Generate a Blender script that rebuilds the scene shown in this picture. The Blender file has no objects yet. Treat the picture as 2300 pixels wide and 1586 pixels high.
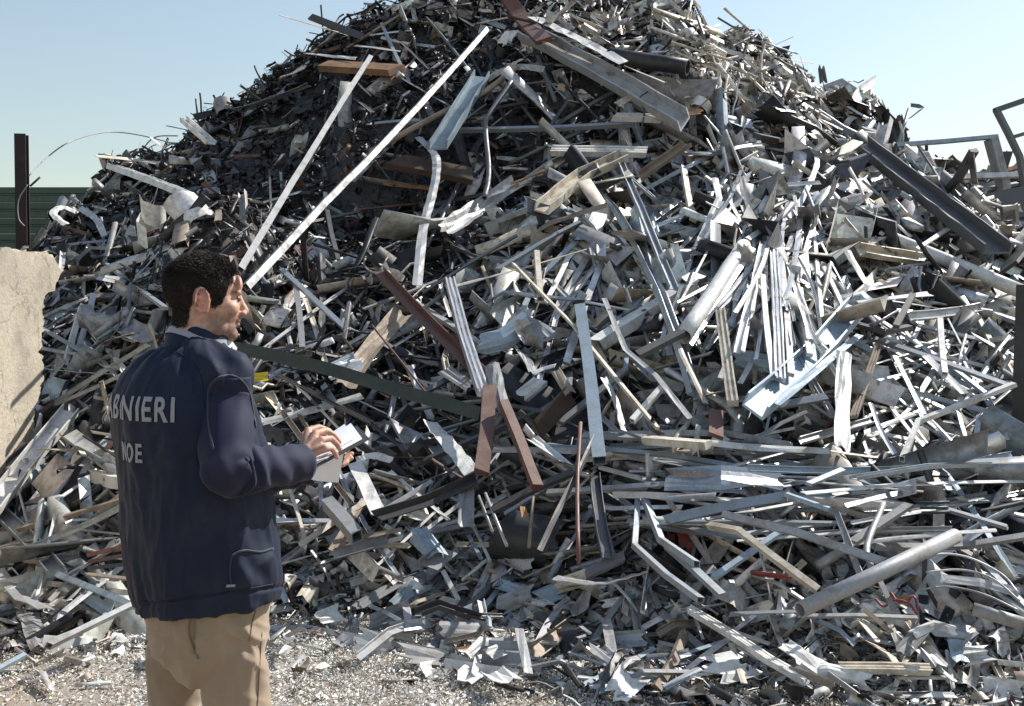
import bpy, bmesh, math, random
import numpy as np
from mathutils import Vector, Matrix, noise as mnoise
from mathutils.bvhtree import BVHTree

S = bpy.context.scene
COL = S.collection
RNG = np.random.default_rng(7)
random.seed(7)

# ------------------------------------------------------------------ camera, sky, sun, exposure
CAM_H, F, CX, CY = 1.6, 2300.0, 1150.0, 793.0
PITCH = math.radians(1.8)
cam_d = bpy.data.cameras.new('camera')
cam = bpy.data.objects.new('camera', cam_d)
COL.objects.link(cam)
cam.location = (0, 0, CAM_H)
cam.rotation_euler = (math.pi / 2 - PITCH, 0, 0)
cam_d.sensor_width = 36.0
cam_d.lens = 36.0
cam_d.clip_start = 0.05
cam_d.clip_end = 3000
S.camera = cam

SUN = Vector((0.72, 0.47, 0.80)).normalized()
world = bpy.data.worlds.new('World')
S.world = world
world.use_nodes = True
wn = world.node_tree
bg = wn.nodes['Background']
sky = wn.nodes.new('ShaderNodeTexSky')
sky.sky_type = 'NISHITA'
sky.sun_disc = False
sky.sun_elevation = math.asin(SUN.z)
sky.sun_rotation = math.atan2(SUN.x, SUN.y)
sky.altitude = 0
sky.air_density = 1.6
sky.dust_density = 0.5
sky.ozone_density = 2.0
bg.inputs['Strength'].default_value = 0.105
pale = wn.nodes.new('ShaderNodeHueSaturation')      # the washed out, hazy blue of the day
pale.inputs['Saturation'].default_value = 0.82
wn.links.new(sky.outputs[0], pale.inputs['Color'])
wn.links.new(pale.outputs[0], bg.inputs['Color'])

sun_d = bpy.data.lights.new('sun', 'SUN')
sun_d.energy = 5.0
sun_d.angle = math.radians(0.5)
sun_d.color = (1.0, 0.955, 0.89)
sun = bpy.data.objects.new('sun', sun_d)
COL.objects.link(sun)
sun.rotation_euler = (-SUN).to_track_quat('-Z', 'Y').to_euler()

S.view_settings.view_transform = 'Standard'
S.view_settings.look = 'None'
S.view_settings.gamma = 1
S.view_settings.use_curve_mapping = False
S.view_settings.exposure = 0.43
S.render.engine = 'CYCLES'
S.cycles.max_bounces = 6
S.cycles.diffuse_bounces = 3
S.cycles.glossy_bounces = 3


# ------------------------------------------------------------------ helpers
def ray(px, py):
    """direction through a photograph pixel, scaled so that its y component is 1"""
    a, b = (px - CX) / F, -(py - CY) / F
    c, s = math.cos(PITCH), math.sin(PITCH)
    d = np.array([a, c + b * s, -s + b * c])
    return d / d[1]


def W(px, py, y):
    d = ray(px, py)
    return np.array([0, 0, CAM_H]) + d * y


def project(p):
    p = np.asarray(p, float)
    x, y, z = p[..., 0], p[..., 1], p[..., 2] - CAM_H
    c, s = math.cos(PITCH), math.sin(PITCH)
    dep = y * c - z * s
    up = y * s + z * c
    return CX + F * x / dep, CY - F * up / dep


def nrm(v):
    v = np.asarray(v, float)
    return v / (np.linalg.norm(v) + 1e-12)


def tag(o, label=None, cat=None, group=None, kind=None):
    if label: o['label'] = label
    if cat: o['category'] = cat
    if group: o['group'] = group
    if kind: o['kind'] = kind
    return o


def empty(name, loc=(0, 0, 0), rz=0.0):
    o = bpy.data.objects.new(name, None)
    COL.objects.link(o)
    o.location = loc
    o.rotation_euler = (0, 0, rz)
    o.empty_display_size = 0.2
    return o


def link(name, me, mat=None, parent=None):
    o = bpy.data.objects.new(name, me)
    COL.objects.link(o)
    if mat is not None:
        me.materials.clear()
        for m in (mat if isinstance(mat, (list, tuple)) else [mat]):
            me.materials.append(m)
    if parent is not None:
        o.parent = parent
    return o


def mesh_from(name, verts, faces, smooth=False, recenter=False):
    """mesh from arrays; with recenter the vertices are moved round their middle, which is returned"""
    v = np.asarray(verts, float)
    off = np.zeros(3)
    if recenter:
        off = (v.max(0) + v.min(0)) / 2
        off[2] = v[:, 2].min()
        v = v - off
    me = bpy.data.meshes.new(name)
    me.from_pydata(v.tolist(), [], faces)
    if smooth:
        me.polygons.foreach_set('use_smooth', [True] * len(me.polygons))
    me.update()
    return (me, off) if recenter else me


def vnoise(x, y, seed=0):
    """smooth 2-D value noise in -1..1, vectorised"""
    x = np.asarray(x, float); y = np.asarray(y, float)
    xi = np.floor(x).astype(np.int64); yi = np.floor(y).astype(np.int64)
    fx = x - xi; fy = y - yi
    fx = fx * fx * (3 - 2 * fx); fy = fy * fy * (3 - 2 * fy)

    def h(a, b):
        n = (a * 374761393 + b * 668265263 + seed * 974711) & 0x7fffffff
        n = ((n ^ (n >> 13)) * 1274126177) & 0x7fffffff
        return ((n ^ (n >> 16)) & 0xffff) / 32767.5 - 1
    a = h(xi, yi); b = h(xi + 1, yi); c = h(xi, yi + 1); d = h(xi + 1, yi + 1)
    return (a * (1 - fx) + b * fx) * (1 - fy) + (c * (1 - fx) + d * fx) * fy


# ------------------------------------------------------------------ materials
def nodes_of(name):
    m = bpy.data.materials.new(name)
    m.use_nodes = True
    nt = m.node_tree
    return m, nt, nt.nodes['Principled BSDF']


def N(nt, t, **kw):
    n = nt.nodes.new(t)
    for k, v in kw.items():
        if k in n.inputs: n.inputs[k].default_value = v
        else: setattr(n, k, v)
    return n


def mixc(nt, fac, a, b, blend='MIX'):
    n = nt.nodes.new('ShaderNodeMix')
    n.data_type = 'RGBA'
    n.blend_type = blend
    for sock, v in ((n.inputs[0], fac), (n.inputs[6], a), (n.inputs[7], b)):
        if hasattr(v, 'is_output'): nt.links.new(v, sock)
        elif isinstance(v, (int, float)): sock.default_value = v
        else: sock.default_value = (*v, 1)
    return n.outputs[2]


def maprange(nt, v, a, b, c, d):
    n = nt.nodes.new('ShaderNodeMapRange')
    nt.links.new(v, n.inputs[0])
    for i, x in enumerate((a, b, c, d)): n.inputs[i + 1].default_value = x
    return n.outputs[0]


def scrap_mat(name, col, metallic, rough, dirt=(0.16, 0.13, 0.10), amt=0.5, scale=7.0, bump=0.25, rand=0.25):
    m, nt, b = nodes_of(name)
    L = nt.links.new
    tc = N(nt, 'ShaderNodeTexCoord')
    oi = N(nt, 'ShaderNodeObjectInfo')
    add = N(nt, 'ShaderNodeVectorMath', operation='ADD')
    L(tc.outputs['Object'], add.inputs[0])
    sc = N(nt, 'ShaderNodeVectorMath', operation='SCALE')
    L(oi.outputs['Random'], sc.inputs['Scale'])
    sc.inputs[0].default_value = (31, 17, 53)
    L(sc.outputs[0], add.inputs[1])
    n1 = N(nt, 'ShaderNodeTexNoise', Scale=scale, Detail=8.0, Roughness=0.68)
    L(add.outputs[0], n1.inputs['Vector'])
    n2 = N(nt, 'ShaderNodeTexNoise', Scale=scale * 9, Detail=4.0, Roughness=0.6)
    L(add.outputs[0], n2.inputs['Vector'])
    f = maprange(nt, n1.outputs[0], 0.46, 0.66, 0.0, min(1, amt * 1.25))
    v = maprange(nt, oi.outputs['Random'], 0, 1, 1 - rand, 1 + rand * 0.5)
    hv = N(nt, 'ShaderNodeHueSaturation')
    hv.inputs['Color'].default_value = (*col, 1)
    L(v, hv.inputs['Value'])
    c1 = mixc(nt, f, hv.outputs[0], dirt)
    g = maprange(nt, n2.outputs[0], 0.3, 0.75, 0.80, 1.08)
    c2 = mixc(nt, 1.0, c1, g, 'MULTIPLY')
    L(c2, b.inputs['Base Color'])
    b.inputs['Metallic'].default_value = metallic
    if metallic > 0.3:
        L(maprange(nt, f, 0, 1, metallic, 0.05), b.inputs['Metallic'])
    L(maprange(nt, n1.outputs[0], 0.3, 0.75, rough - 0.1, min(0.95, rough + 0.28)), b.inputs['Roughness'])
    bp = N(nt, 'ShaderNodeBump', Strength=bump, Distance=0.01)
    L(n1.outputs[0], bp.inputs['Height'])
    L(bp.outputs[0], b.inputs['Normal'])
    return m


M = {}
M['alu'] = scrap_mat('bare_aluminium', (0.68, 0.68, 0.67), 0.8, 0.36, amt=0.45)
M['white'] = scrap_mat('white_paint', (0.80, 0.79, 0.76), 0.0, 0.40, dirt=(0.32, 0.29, 0.25), amt=0.6)
M['cream'] = scrap_mat('cream_paint', (0.66, 0.60, 0.49), 0.0, 0.48, dirt=(0.24, 0.18, 0.12), amt=0.65)
M['grey'] = scrap_mat('grey_paint', (0.34, 0.345, 0.35), 0.15, 0.48, dirt=(0.15, 0.125, 0.10), amt=0.5)
M['pale'] = scrap_mat('weathered_pale_metal', (0.50, 0.50, 0.50), 0.45, 0.46, amt=0.5)
M['galv'] = scrap_mat('galvanised_steel', (0.40, 0.44, 0.47), 0.55, 0.42, amt=0.4)
M['blue'] = scrap_mat('blue_grey_paint', (0.36, 0.45, 0.52), 0.12, 0.42, dirt=(0.18, 0.18, 0.18), amt=0.4)
M['dark'] = scrap_mat('dark_steel', (0.085, 0.085, 0.088), 0.35, 0.50, dirt=(0.12, 0.085, 0.06), amt=0.5)
M['brown'] = scrap_mat('brown_paint', (0.150, 0.066, 0.045), 0.0, 0.48, dirt=(0.20, 0.14, 0.11), amt=0.4)
M['tan'] = scrap_mat('dusty_tan_metal', (0.36, 0.29, 0.22), 0.05, 0.6, dirt=(0.16, 0.11, 0.08), amt=0.6)
M['rust'] = scrap_mat('rusty_steel', (0.26, 0.105, 0.045), 0.0, 0.8, dirt=(0.09, 0.05, 0.035), amt=0.7, scale=14)
M['orange'] = scrap_mat('orange_plastic', (0.50, 0.27, 0.12), 0.0, 0.6, dirt=(0.25, 0.15, 0.09), amt=0.6)
M['green'] = scrap_mat('dark_green_paint', (0.028, 0.050, 0.040), 0.1, 0.42, dirt=(0.11, 0.11, 0.10), amt=0.35)
M['wood'] = scrap_mat('old_wood', (0.25, 0.135, 0.065), 0.0, 0.75, dirt=(0.08, 0.05, 0.035), amt=0.7, scale=5)
M['darkwood'] = scrap_mat('dark_wood', (0.095, 0.058, 0.036), 0.0, 0.75, dirt=(0.04, 0.03, 0.025), amt=0.6, scale=5)
M['black'] = scrap_mat('black_plastic', (0.022, 0.023, 0.026), 0.0, 0.45, dirt=(0.09, 0.085, 0.08), amt=0.4)
M['red'] = scrap_mat('red_plastic', (0.36, 0.05, 0.045), 0.0, 0.45, dirt=(0.14, 0.07, 0.06), amt=0.4)
M['yellow'] = scrap_mat('yellow_plastic', (0.62, 0.50, 0.03), 0.0, 0.5, amt=0.3)
M['mirror'] = scrap_mat('polished_steel', (0.55, 0.55, 0.54), 1.0, 0.16, amt=0.25, bump=0.5, scale=3)
M['frost'] = scrap_mat('dusty_clear_plastic', (0.60, 0.58, 0.55), 0.0, 0.4, dirt=(0.35, 0.31, 0.27), amt=0.6)
# ------------------------------------------------------------------ the heap's surface
YC = 13.5
CRX = np.array([-14, -11, -9, -7.6, -6.2, -5.6, -5.35, -5.2, -4.5, -3.8, -3.46, -2.7, -2.4, -1.94, -1.2, 0.3, 2.05, 2.4, 3.2, 4.1, 4.93, 5.03, 5.25, 6.75, 8.5, 12, 15, 18])
CRZ = np.array([0, 0.3, 1.5, 1.9, 2.15, 2.4, 2.65, 3.5, 4.05, 4.3, 4.6, 5.0, 5.25, 5.6, 5.9, 6.1, 6.05, 5.62, 5.1, 4.65, 4.26, 3.75, 3.4, 3.5, 3.0, 2.6, 1.2, 0])
TOX = np.array([-14, -4, -3.1, -2.4, -1.2, -0.3, 0.4, 1.1, 2.2, 4.0, 14])
TOY = np.array([6.3, 6.2, 6.0, 5.2, 5.45, 5.55, 5.1, 4.6, 4.2, 4.1, 4.3])


def heap(x, y):
    x = np.asarray(x, float); y = np.asarray(y, float)
    c = np.interp(x, CRX, CRZ)
    y0 = np.interp(x, TOX, TOY)
    t = np.clip((y - y0) / (YC - y0), 0, 1.0)
    g = 0.60 * t + 0.40 * t ** 2.3
    z = c * g
    c = c + np.clip(c / 3, 0, 1) * (0.22 * vnoise(x / 0.5, x * 0 + 3, 14) + 0.09 * vnoise(x / 0.17, x * 0 + 8, 15))
    z = c * g
    back = y > YC
    z = np.where(back, c - 0.8 * (y - YC), z)
    # the lower pile leaning on the end of the wall
    z = z + 0.95 * np.exp(-(((x + 2.75) / 0.7) ** 2 + ((y - 8.8) / 0.9) ** 2))
    amp = np.clip((y - y0) / 1.2, 0, 1)
    z = z + amp * ((0.24 + 0.12 * np.clip(z - 1.5, 0, 1)) * vnoise(x / 1.4, y / 1.3, 3) + 0.15 * vnoise(x / 0.6, y / 0.55, 5))
    return np.maximum(z, -0.3)


def heap_n(x, y, e=0.25):
    dx = (heap(x + e, y) - heap(x - e, y)) / (2 * e)
    dy = (heap(x, y + e) - heap(x, y - e)) / (2 * e)
    n = np.stack([-dx, -dy, np.ones_like(dx)], -1)
    return n / np.linalg.norm(n, axis=-1, keepdims=True)


YS = np.arange(3.2, 14.6, 0.03)


def hit(px, py, flag=False):
    """forward distance at which the ray of a photograph pixel meets the heap or the ground"""
    d = ray(px, py)
    z = CAM_H + d[2] * YS
    h = np.maximum(heap(d[0] * YS, YS), 0.0)
    k = np.nonzero(z < h)[0]
    if len(k): return YS[k[0]] if not flag else (YS[k[0]], True)
    y = min(YS[np.argmin(z - h)], YC)
    return (y, False) if flag else y


# ------------------------------------------------------------------ ground
def soil_material():
    m, nt, b = nodes_of('dusty_soil')
    L = nt.links.new
    tc = N(nt, 'ShaderNodeTexCoord')
    n1 = N(nt, 'ShaderNodeTexNoise', Scale=0.9, Detail=9.0, Roughness=0.7)
    n2 = N(nt, 'ShaderNodeTexNoise', Scale=38.0, Detail=6.0, Roughness=0.75)
    L(tc.outputs['Object'], n1.inputs['Vector']); L(tc.outputs['Object'], n2.inputs['Vector'])
    c = mixc(nt, maprange(nt, n1.outputs[0], 0.38, 0.62, 0, 1), (0.30, 0.215, 0.135), (0.20, 0.165, 0.13))
    c = mixc(nt, maprange(nt, n2.outputs[0], 0.42, 0.68, 0, 0.8), c, (0.42, 0.35, 0.27))
    sx = N(nt, 'ShaderNodeSeparateXYZ'); L(tc.outputs['Object'], sx.inputs[0])
    m1 = maprange(nt, sx.outputs[1], 3.4, 4.6, 0, 1); m2 = maprange(nt, sx.outputs[0], -2.6, -1.7, 0, 1)
    mm = N(nt, 'ShaderNodeMath', operation='MULTIPLY'); L(m1, mm.inputs[0]); L(m2, mm.inputs[1])
    m4 = N(nt, 'ShaderNodeMath', operation='MULTIPLY'); L(mm.outputs[0], m4.inputs[0]); L(maprange(nt, n1.outputs[0], 0.3, 0.6, 0.9, 0.35), m4.inputs[1])
    c = mixc(nt, m4.outputs[0], c, (0.46, 0.44, 0.41))
    L(c, b.inputs['Base Color'])
    b.inputs['Roughness'].default_value = 0.95
    bp = N(nt, 'ShaderNodeBump', Strength=0.7, Distance=0.02)
    L(n2.outputs[0], bp.inputs['Height']); L(bp.outputs[0], b.inputs['Normal'])
    return m


M['soil'] = soil_material()
xs = np.concatenate([[-900, -200, -60, -25], np.linspace(-10, 10, 130), [25, 60, 200, 900]])
ys = np.concatenate([[-300, -60, -12, -4], np.linspace(0, 8, 90), [14, 30, 80, 300, 1500]])
gx, gy = np.meshgrid(xs, ys)
near = np.exp(-((gx / 9) ** 4)) * np.clip(gy / 1.0, 0, 1) * np.clip((9 - gy) / 1.5, 0, 1)
gz = near * (0.02 * vnoise(gx / 0.7, gy / 0.7, 11) + 0.010 * vnoise(gx / 0.21, gy / 0.21, 12))
nx_, ny_ = len(xs), len(ys)
gf = [(j * nx_ + i, j * nx_ + i + 1, (j + 1) * nx_ + i + 1, (j + 1) * nx_ + i) for j in range(ny_ - 1) for i in range(nx_ - 1)]
g = link('ground', mesh_from('ground', np.stack([gx, gy, gz], -1).reshape(-1, 3), gf, smooth=True), M['soil'])
tag(g, 'dusty tan earth of the scrapyard', kind='structure')


# ------------------------------------------------------------------ small scrap: many bits in one mesh
def filler_material():
    m, nt, b = nodes_of('mixed_small_scrap')
    L = nt.links.new
    at = N(nt, 'ShaderNodeAttribute', attribute_name='piece')
    tc = N(nt, 'ShaderNodeTexCoord')
    n1 = N(nt, 'ShaderNodeTexNoise', Scale=14.0, Detail=5.0, Roughness=0.65)
    L(tc.outputs['Object'], n1.inputs['Vector'])
    f = maprange(nt, n1.outputs[0], 0.44, 0.64, 0.0, 0.9)
    worn = mixc(nt, 1.0, at.outputs['Color'], (0.60, 0.53, 0.46), 'MULTIPLY')
    L(mixc(nt, f, at.outputs['Color'], worn), b.inputs['Base Color'])
    L(at.outputs['Alpha'], b.inputs['Metallic'])
    L(maprange(nt, n1.outputs[0], 0.3, 0.7, 0.36, 0.70), b.inputs['Roughness'])
    return m


M['filler'] = filler_material()


def T_strip(r, seg=3, bend=0.5, thick=0.05):
    """bent bar of rectangular section, unit length along x, unit width along y"""
    x = np.linspace(-0.5, 0.5, seg + 1)
    zc = np.cumsum(r.normal(0, bend / seg, seg + 1)) * 0.5
    zc -= zc.mean()
    yc = r.normal(0, 0.10, seg + 1)
    tw = np.cumsum(r.normal(0, 0.35, seg + 1))
    v, f = [], []
    for i in range(seg + 1):
        c, s = math.cos(tw[i]), math.sin(tw[i])
        w = 0.5 * r.uniform(0.75, 1.1)
        for (a, b_) in ((-w, -thick), (w, -thick), (w, thick), (-w, thick)):
            v.append((x[i] + r.normal(0, 0.01), yc[i] + a * c - b_ * s, zc[i] * 3 + a * s + b_ * c))
    for i in range(seg):
        for k in range(4):
            f.append((i * 4 + k, i * 4 + (k + 1) % 4, i * 4 + 4 + (k + 1) % 4, i * 4 + 4 + k))
    f += [(0, 3, 2, 1), (seg * 4, seg * 4 + 1, seg * 4 + 2, seg * 4 + 3)]
    return np.array(v), np.array(f)


def T_open(r, sec, seg=2, bend=0.3):
    """angle or channel: an open section swept along x"""
    x = np.linspace(-0.5, 0.5, seg + 1)
    zc = np.cumsum(r.normal(0, bend / seg, seg + 1)); zc -= zc.mean()
    n = len(sec)
    v = [(x[i] + r.normal(0, 0.015), p[0], p[1] + zc[i]) for i in range(seg + 1) for p in sec]
    f = [(i * n + k, i * n + k + 1, i * n + n + k + 1, i * n + n + k) for i in range(seg) for k in range(n - 1)]
    return np.array(v), np.array(f)


def T_sheet(r, n=4, crump=0.22):
    x, y = np.meshgrid(np.linspace(-0.5, 0.5, n), np.linspace(-0.5, 0.5, n))
    x = x + r.normal(0, 0.06, x.shape); y = y + r.normal(0, 0.06, x.shape)
    z = r.normal(0, crump, x.shape) * 0.6 + r.uniform(-0.7, 0.7) * x * x + r.uniform(-0.8, 0.8) * x * y
    v = np.stack([x, y, z], -1).reshape(-1, 3)
    f = [(j * n + i, j * n + i + 1, (j + 1) * n + i + 1, (j + 1) * n + i) for j in range(n - 1) for i in range(n - 1)]
    return v, np.array(f)


def T_wire(r, seg=6, curl=0.5, rad=0.5):
    p = np.zeros((seg + 1, 3)); d = np.array([1.0, 0, 0])
    for i in range(1, seg + 1):
        d = nrm(d + r.normal(0, curl, 3)); p[i] = p[i - 1] + d / seg
    p -= p.mean(0)
    v = []
    for i in range(seg + 1):
        for k in range(3):
            a = k * 2.094
            v.append(p[i] + np.array([0, math.cos(a), math.sin(a)]) * rad * 0.04)
    f = [(i * 3 + k, i * 3 + (k + 1) % 3, i * 3 + 3 + (k + 1) % 3, i * 3 + 3 + k) for i in range(seg) for k in range(3)]
    return np.array(v), np.array(f)


def T_curl(r, seg=8):
    a = np.linspace(0, r.uniform(3.5, 8), seg + 1)
    R = 0.28 * (1 - 0.05 * a) ; pitch = r.uniform(0.02, 0.09); w = r.uniform(0.12, 0.28)
    v = []
    for t, q in zip(a, R):
        for s in (-w, w): v.append((q * math.cos(t), s + pitch * t, q * math.sin(t)))
    f = [(2 * i, 2 * i + 1, 2 * i + 3, 2 * i + 2) for i in range(seg)]
    return np.array(v), np.array(f)


r_ = np.random.default_rng(3)
LSEC = [(-0.5, 0.45), (-0.5, 0.0), (0.5, 0.0)]
USEC = [(-0.5, 0.5), (-0.5, 0.0), (0.5, 0.0), (0.5, 0.5)]
TPL = {
    'strip': [T_strip(r_, 3, r_.uniform(0.02, 0.12)) for _ in range(10)],
    'bar': [T_strip(r_, 3, r_.uniform(0.005, 0.04), 0.3) for _ in range(8)],
    'angle': [T_open(r_, LSEC, 2, r_.uniform(0.05, 0.4)) for _ in range(6)],
    'channel': [T_open(r_, USEC, 2, r_.uniform(0.05, 0.4)) for _ in range(6)],
    'sheet': [T_sheet(r_, 4, r_.uniform(0.08, 0.30)) for _ in range(12)],
    'wire': [T_wire(r_, 6, r_.uniform(0.15, 0.7)) for _ in range(10)],
    'curl': [T_curl(r_) for _ in range(8)],
}
PAL = {  # base colour, metallic
    'alu': (0.66, 0.66, 0.65, 0.75), 'white': (0.78, 0.77, 0.74, 0.0), 'cream': (0.64, 0.58, 0.48, 0.0),
    'grey': (0.31, 0.305, 0.295, 0.1), 'pale': (0.50, 0.49, 0.465, 0.35), 'galv': (0.40, 0.43, 0.45, 0.4),
    'blue': (0.34, 0.42, 0.49, 0.1), 'dark': (0.055, 0.055, 0.058, 0.2), 'black': (0.020, 0.020, 0.023, 0.0),
    'brown': (0.13, 0.072, 0.055, 0.0), 'rust': (0.24, 0.105, 0.05, 0.0), 'tan': (0.36, 0.29, 0.22, 0.0),
    'orange': (0.48, 0.27, 0.12, 0.0), 'red': (0.30, 0.06, 0.05, 0.0), 'steel': (0.15, 0.152, 0.155, 0.35)}


class Bits:
    def __init__(self):
        self.v, self.f, self.c, self.n = [], [], [], 0

    def add_template(self, tpl, pos, X, Y, Z, scale, col):
        """instances of one template: pos (n,3), axes (n,3), scale (n,3), col (n,4)"""
        v, f = tpl
        n = len(pos)
        P = (pos[:, None, :] + (v[None, :, 0:1] * scale[:, None, 0:1]) * X[:, None, :]
             + (v[None, :, 1:2] * scale[:, None, 1:2]) * Y[:, None, :]
             + (v[None, :, 2:3] * scale[:, None, 2:3]) * Z[:, None, :])
        k = len(v)
        Fc = f[None] + (np.arange(n) * k)[:, None, None] + self.n
        self.v.append(P.reshape(-1, 3)); self.f.append(Fc.reshape(-1, 4))
        self.c.append(np.repeat(col, k, axis=0)); self.n += n * k

    def build(self, name, mat):
        v = np.concatenate(self.v).astype(np.float32); f = np.concatenate(self.f).astype(np.int32)
        me = bpy.data.meshes.new(name)
        me.vertices.add(len(v)); me.vertices.foreach_set('co', v.ravel())
        me.loops.add(f.size); me.loops.foreach_set('vertex_index', f.ravel())
        me.polygons.add(len(f)); me.polygons.foreach_set('loop_start', np.arange(0, f.size, 4, dtype=np.int32))
        a = me.attributes.new('piece', 'FLOAT_COLOR', 'POINT')
        a.data.foreach_set('color', np.concatenate(self.c).astype(np.float32).ravel())
        me.update(); me.validate()
        return link(name, me, mat)


def frames(r, n, nor, lead=None, tilt=0.35, spread=1.0):
    """random axes lying more or less along a surface of normal nor; lead is a preferred direction"""
    d = r.normal(0, 1, (n, 3))
    if lead is not None: d = d * spread + lead
    d -= nor * (d * nor).sum(1, keepdims=True)
    d /= np.linalg.norm(d, axis=1, keepdims=True) + 1e-9
    d += nor * r.normal(0, tilt, (n, 1))
    X = d / np.linalg.norm(d, axis=1, keepdims=True)
    z = nor + r.normal(0, 0.75, (n, 3))
    z -= X * (z * X).sum(1, keepdims=True)
    Z = z / (np.linalg.norm(z, axis=1, keepdims=True) + 1e-9)
    return X, np.cross(Z, X), Z


def gauss(u, v, cu, cv, su, sv):
    return np.exp(-(((u - cu) / su) ** 2 + ((v - cv) / sv) ** 2))


def palette(r, n, mix):
    names = list(mix); w = np.array([mix[k] for k in names], float); w /= w.sum()
    k = r.choice(len(names), n, p=w)
    c = np.array([PAL[a] for a in names])[k].copy()
    c[:, :3] *= r.uniform(0.72, 1.15, (n, 1)) * r.uniform(0.96, 1.04, (n, 3))
    return np.clip(c, 0.01, 0.85)


# what each stretch of the heap is made of: (share of kinds, share of colours, length range); the dark one also has shade painted in
ZONES = {
    'dark': (dict(wire=3.2, curl=1.8, strip=2.6, sheet=0.9, angle=0.8, bar=0.6),
             dict(dark=4, black=11, steel=0.9, brown=1.6, rust=0.10, grey=0.25, galv=0.10, pale=0.10), (0.05, 0.20)),  # near-black share paints in the shade of this face, besides truly dark turnings
    'bright': (dict(sheet=4.2, strip=2.8, curl=1.2, wire=1.0, angle=1, channel=0.7),
               dict(white=4.0, cream=2.2, pale=1.6, alu=2.0, tan=0.5, grey=0.6, dark=0.6, galv=0.3), (0.07, 0.28)),
    'strips': (dict(strip=3.6, angle=2.6, channel=1.4, bar=2.8, sheet=0.3, wire=1.2),
               dict(alu=3.0, pale=3.0, white=1.9, galv=1.3, grey=1.2, dark=1.4, black=1.4, cream=0.7, blue=0.5, steel=0.8, tan=.25), (0.14, 0.85)),
    'middle': (dict(strip=3.2, sheet=0.7, angle=2.2, channel=1.2, bar=2.1, wire=2.0, curl=0.3),
               dict(pale=2.0, alu=1.4, grey=1.6, galv=0.9, dark=2.3, black=2.2, steel=1.4, white=0.9, cream=0.55, tan=0.4, brown=0.5, blue=0.3), (0.08, 0.46)),
    'tangle': (dict(wire=3.6, strip=2.4, sheet=0.5, bar=1.2, angle=0.9, curl=0.9),
               dict(black=2.6, dark=2.6, steel=1.3, grey=1.5, pale=1.6, red=0.10, brown=0.8, galv=0.4, white=0.5, cream=0.4), (0.06, 0.32)),
    'front': (dict(sheet=3.2, strip=2.4, angle=1.3, channel=1.0, bar=0.9, wire=0.6, curl=0.5),
              dict(pale=2.6, white=1.6, grey=1.7, alu=1.4, cream=1.0, galv=0.9, tan=0.6, dark=0.9, blue=0.35, brown=0.3, orange=0.05), (0.06, 0.24)),
}


def zone_weights(x, y, z):
    u, v = project(np.stack([x, y, z], -1))
    w = np.stack([
        3.8 * gauss(u, v, 850, 370, 450, 270) + 0.9 * gauss(u, v, 330, 420, 240, 130) + 1.6 * gauss(u, v, 1880, 320, 260, 65),
        1.9 * gauss(u, v, 1560, 90, 300, 140) + 1.2 * gauss(u, v, 1820, 200, 130, 70) + 0.9 * gauss(u, v, 1330, 560, 170, 50),
        1.8 * gauss(u, v, 1750, 640, 330, 230) + 1.7 * gauss(u, v, 2150, 880, 230, 240) + 0.8 * gauss(u, v, 1420, 600, 200, 230) + 0.8 * gauss(u, v, 60, 1250, 190, 180),
        1.3 * gauss(u, v, 900, 880, 480, 330) + 0.18 + 0.8 * gauss(u, v, 180, 800, 200, 280),
        1.9 * gauss(u, v, 1950, 1270, 400, 110) + 0.9 * gauss(u, v, 700, 650, 220, 110),
        2.4 * gauss(u, v, 1500, 1430, 700, 110) + 2.2 * gauss(u, v, 700, 1380, 400, 90) + 2.2 * gauss(u, v, 2100, 1500, 400, 90),
    ], -1) + 1e-4
    return w / w.sum(-1, keepdims=True)


def small_scrap(bits, x, y, r, size=1.0, lift=(-0.06, 0.10), slim=None):
    z = np.maximum(heap(x, y), 0.0)
    nor = heap_n(x, y)
    w = zone_weights(x, y, z)
    zi = (w.cumsum(-1) > r.random((len(x), 1))).argmax(-1)
    for q, (zn, (kinds, cols, (l0, l1))) in enumerate(ZONES.items()):
        sel = np.nonzero(zi == q)[0]
        if slim: kinds = dict(strip=3, bar=3, angle=1.5, channel=0.7, wire=1.0)
        kn = list(kinds); kw = np.array([kinds[k] for k in kn], float); kw /= kw.sum()
        kk = r.choice(len(kn), len(sel), p=kw)
        for j, kname in enumerate(kn):
            idx = sel[kk == j]
            tsel = r.integers(0, len(TPL[kname]), len(idx))
            for ti, tpl in enumerate(TPL[kname]):
                a = idx[tsel == ti]
                n = len(a)
                if n == 0: continue
                no = nor[a]
                ld = None
                if zn == 'strips':
                    ld = np.stack([r.normal(0.1, 0.5, n), np.full(n, -0.75), np.full(n, -0.6)], -1)
                X, Y, Z = frames(r, n, no, ld, 0.28, 0.8)
                ln = np.exp(r.uniform(math.log(l0), math.log(l1), n)) * size
                asp = {'strip': r.uniform(0.08, 0.30, n), 'bar': r.uniform(0.05, 0.16, n), 'angle': r.uniform(0.07, 0.2, n),
                       'channel': r.uniform(0.08, 0.22, n), 'sheet': r.uniform(0.4, 0.95, n), 'wire': np.full(n, 1.0),
                       'curl': r.uniform(0.5, 1.1, n)}[kname]
                if slim: ln = r.uniform(*slim, n); asp = np.where(asp == 1.0, 1.0, r.uniform(0.015, 0.05, n))
                if kname == 'sheet': ln = ln * 0.72
                sc = np.stack([ln, ln * asp, ln * asp], -1)
                if kname in ('wire', 'sheet'): sc[:, 2] = ln
                if kname == 'curl': sc[:, 2] = ln
                if kname == 'wire':
                    th = r.uniform(0.7, 1.5, n)[:, None]
                    sc[:, 1:] *= th
                pos = np.stack([x[a], y[a], z[a]], -1) + no * r.uniform(*lift, (n, 1))
                bits.add_template(tpl, pos, X, Y, Z, sc, palette(r, n, cols))


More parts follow.
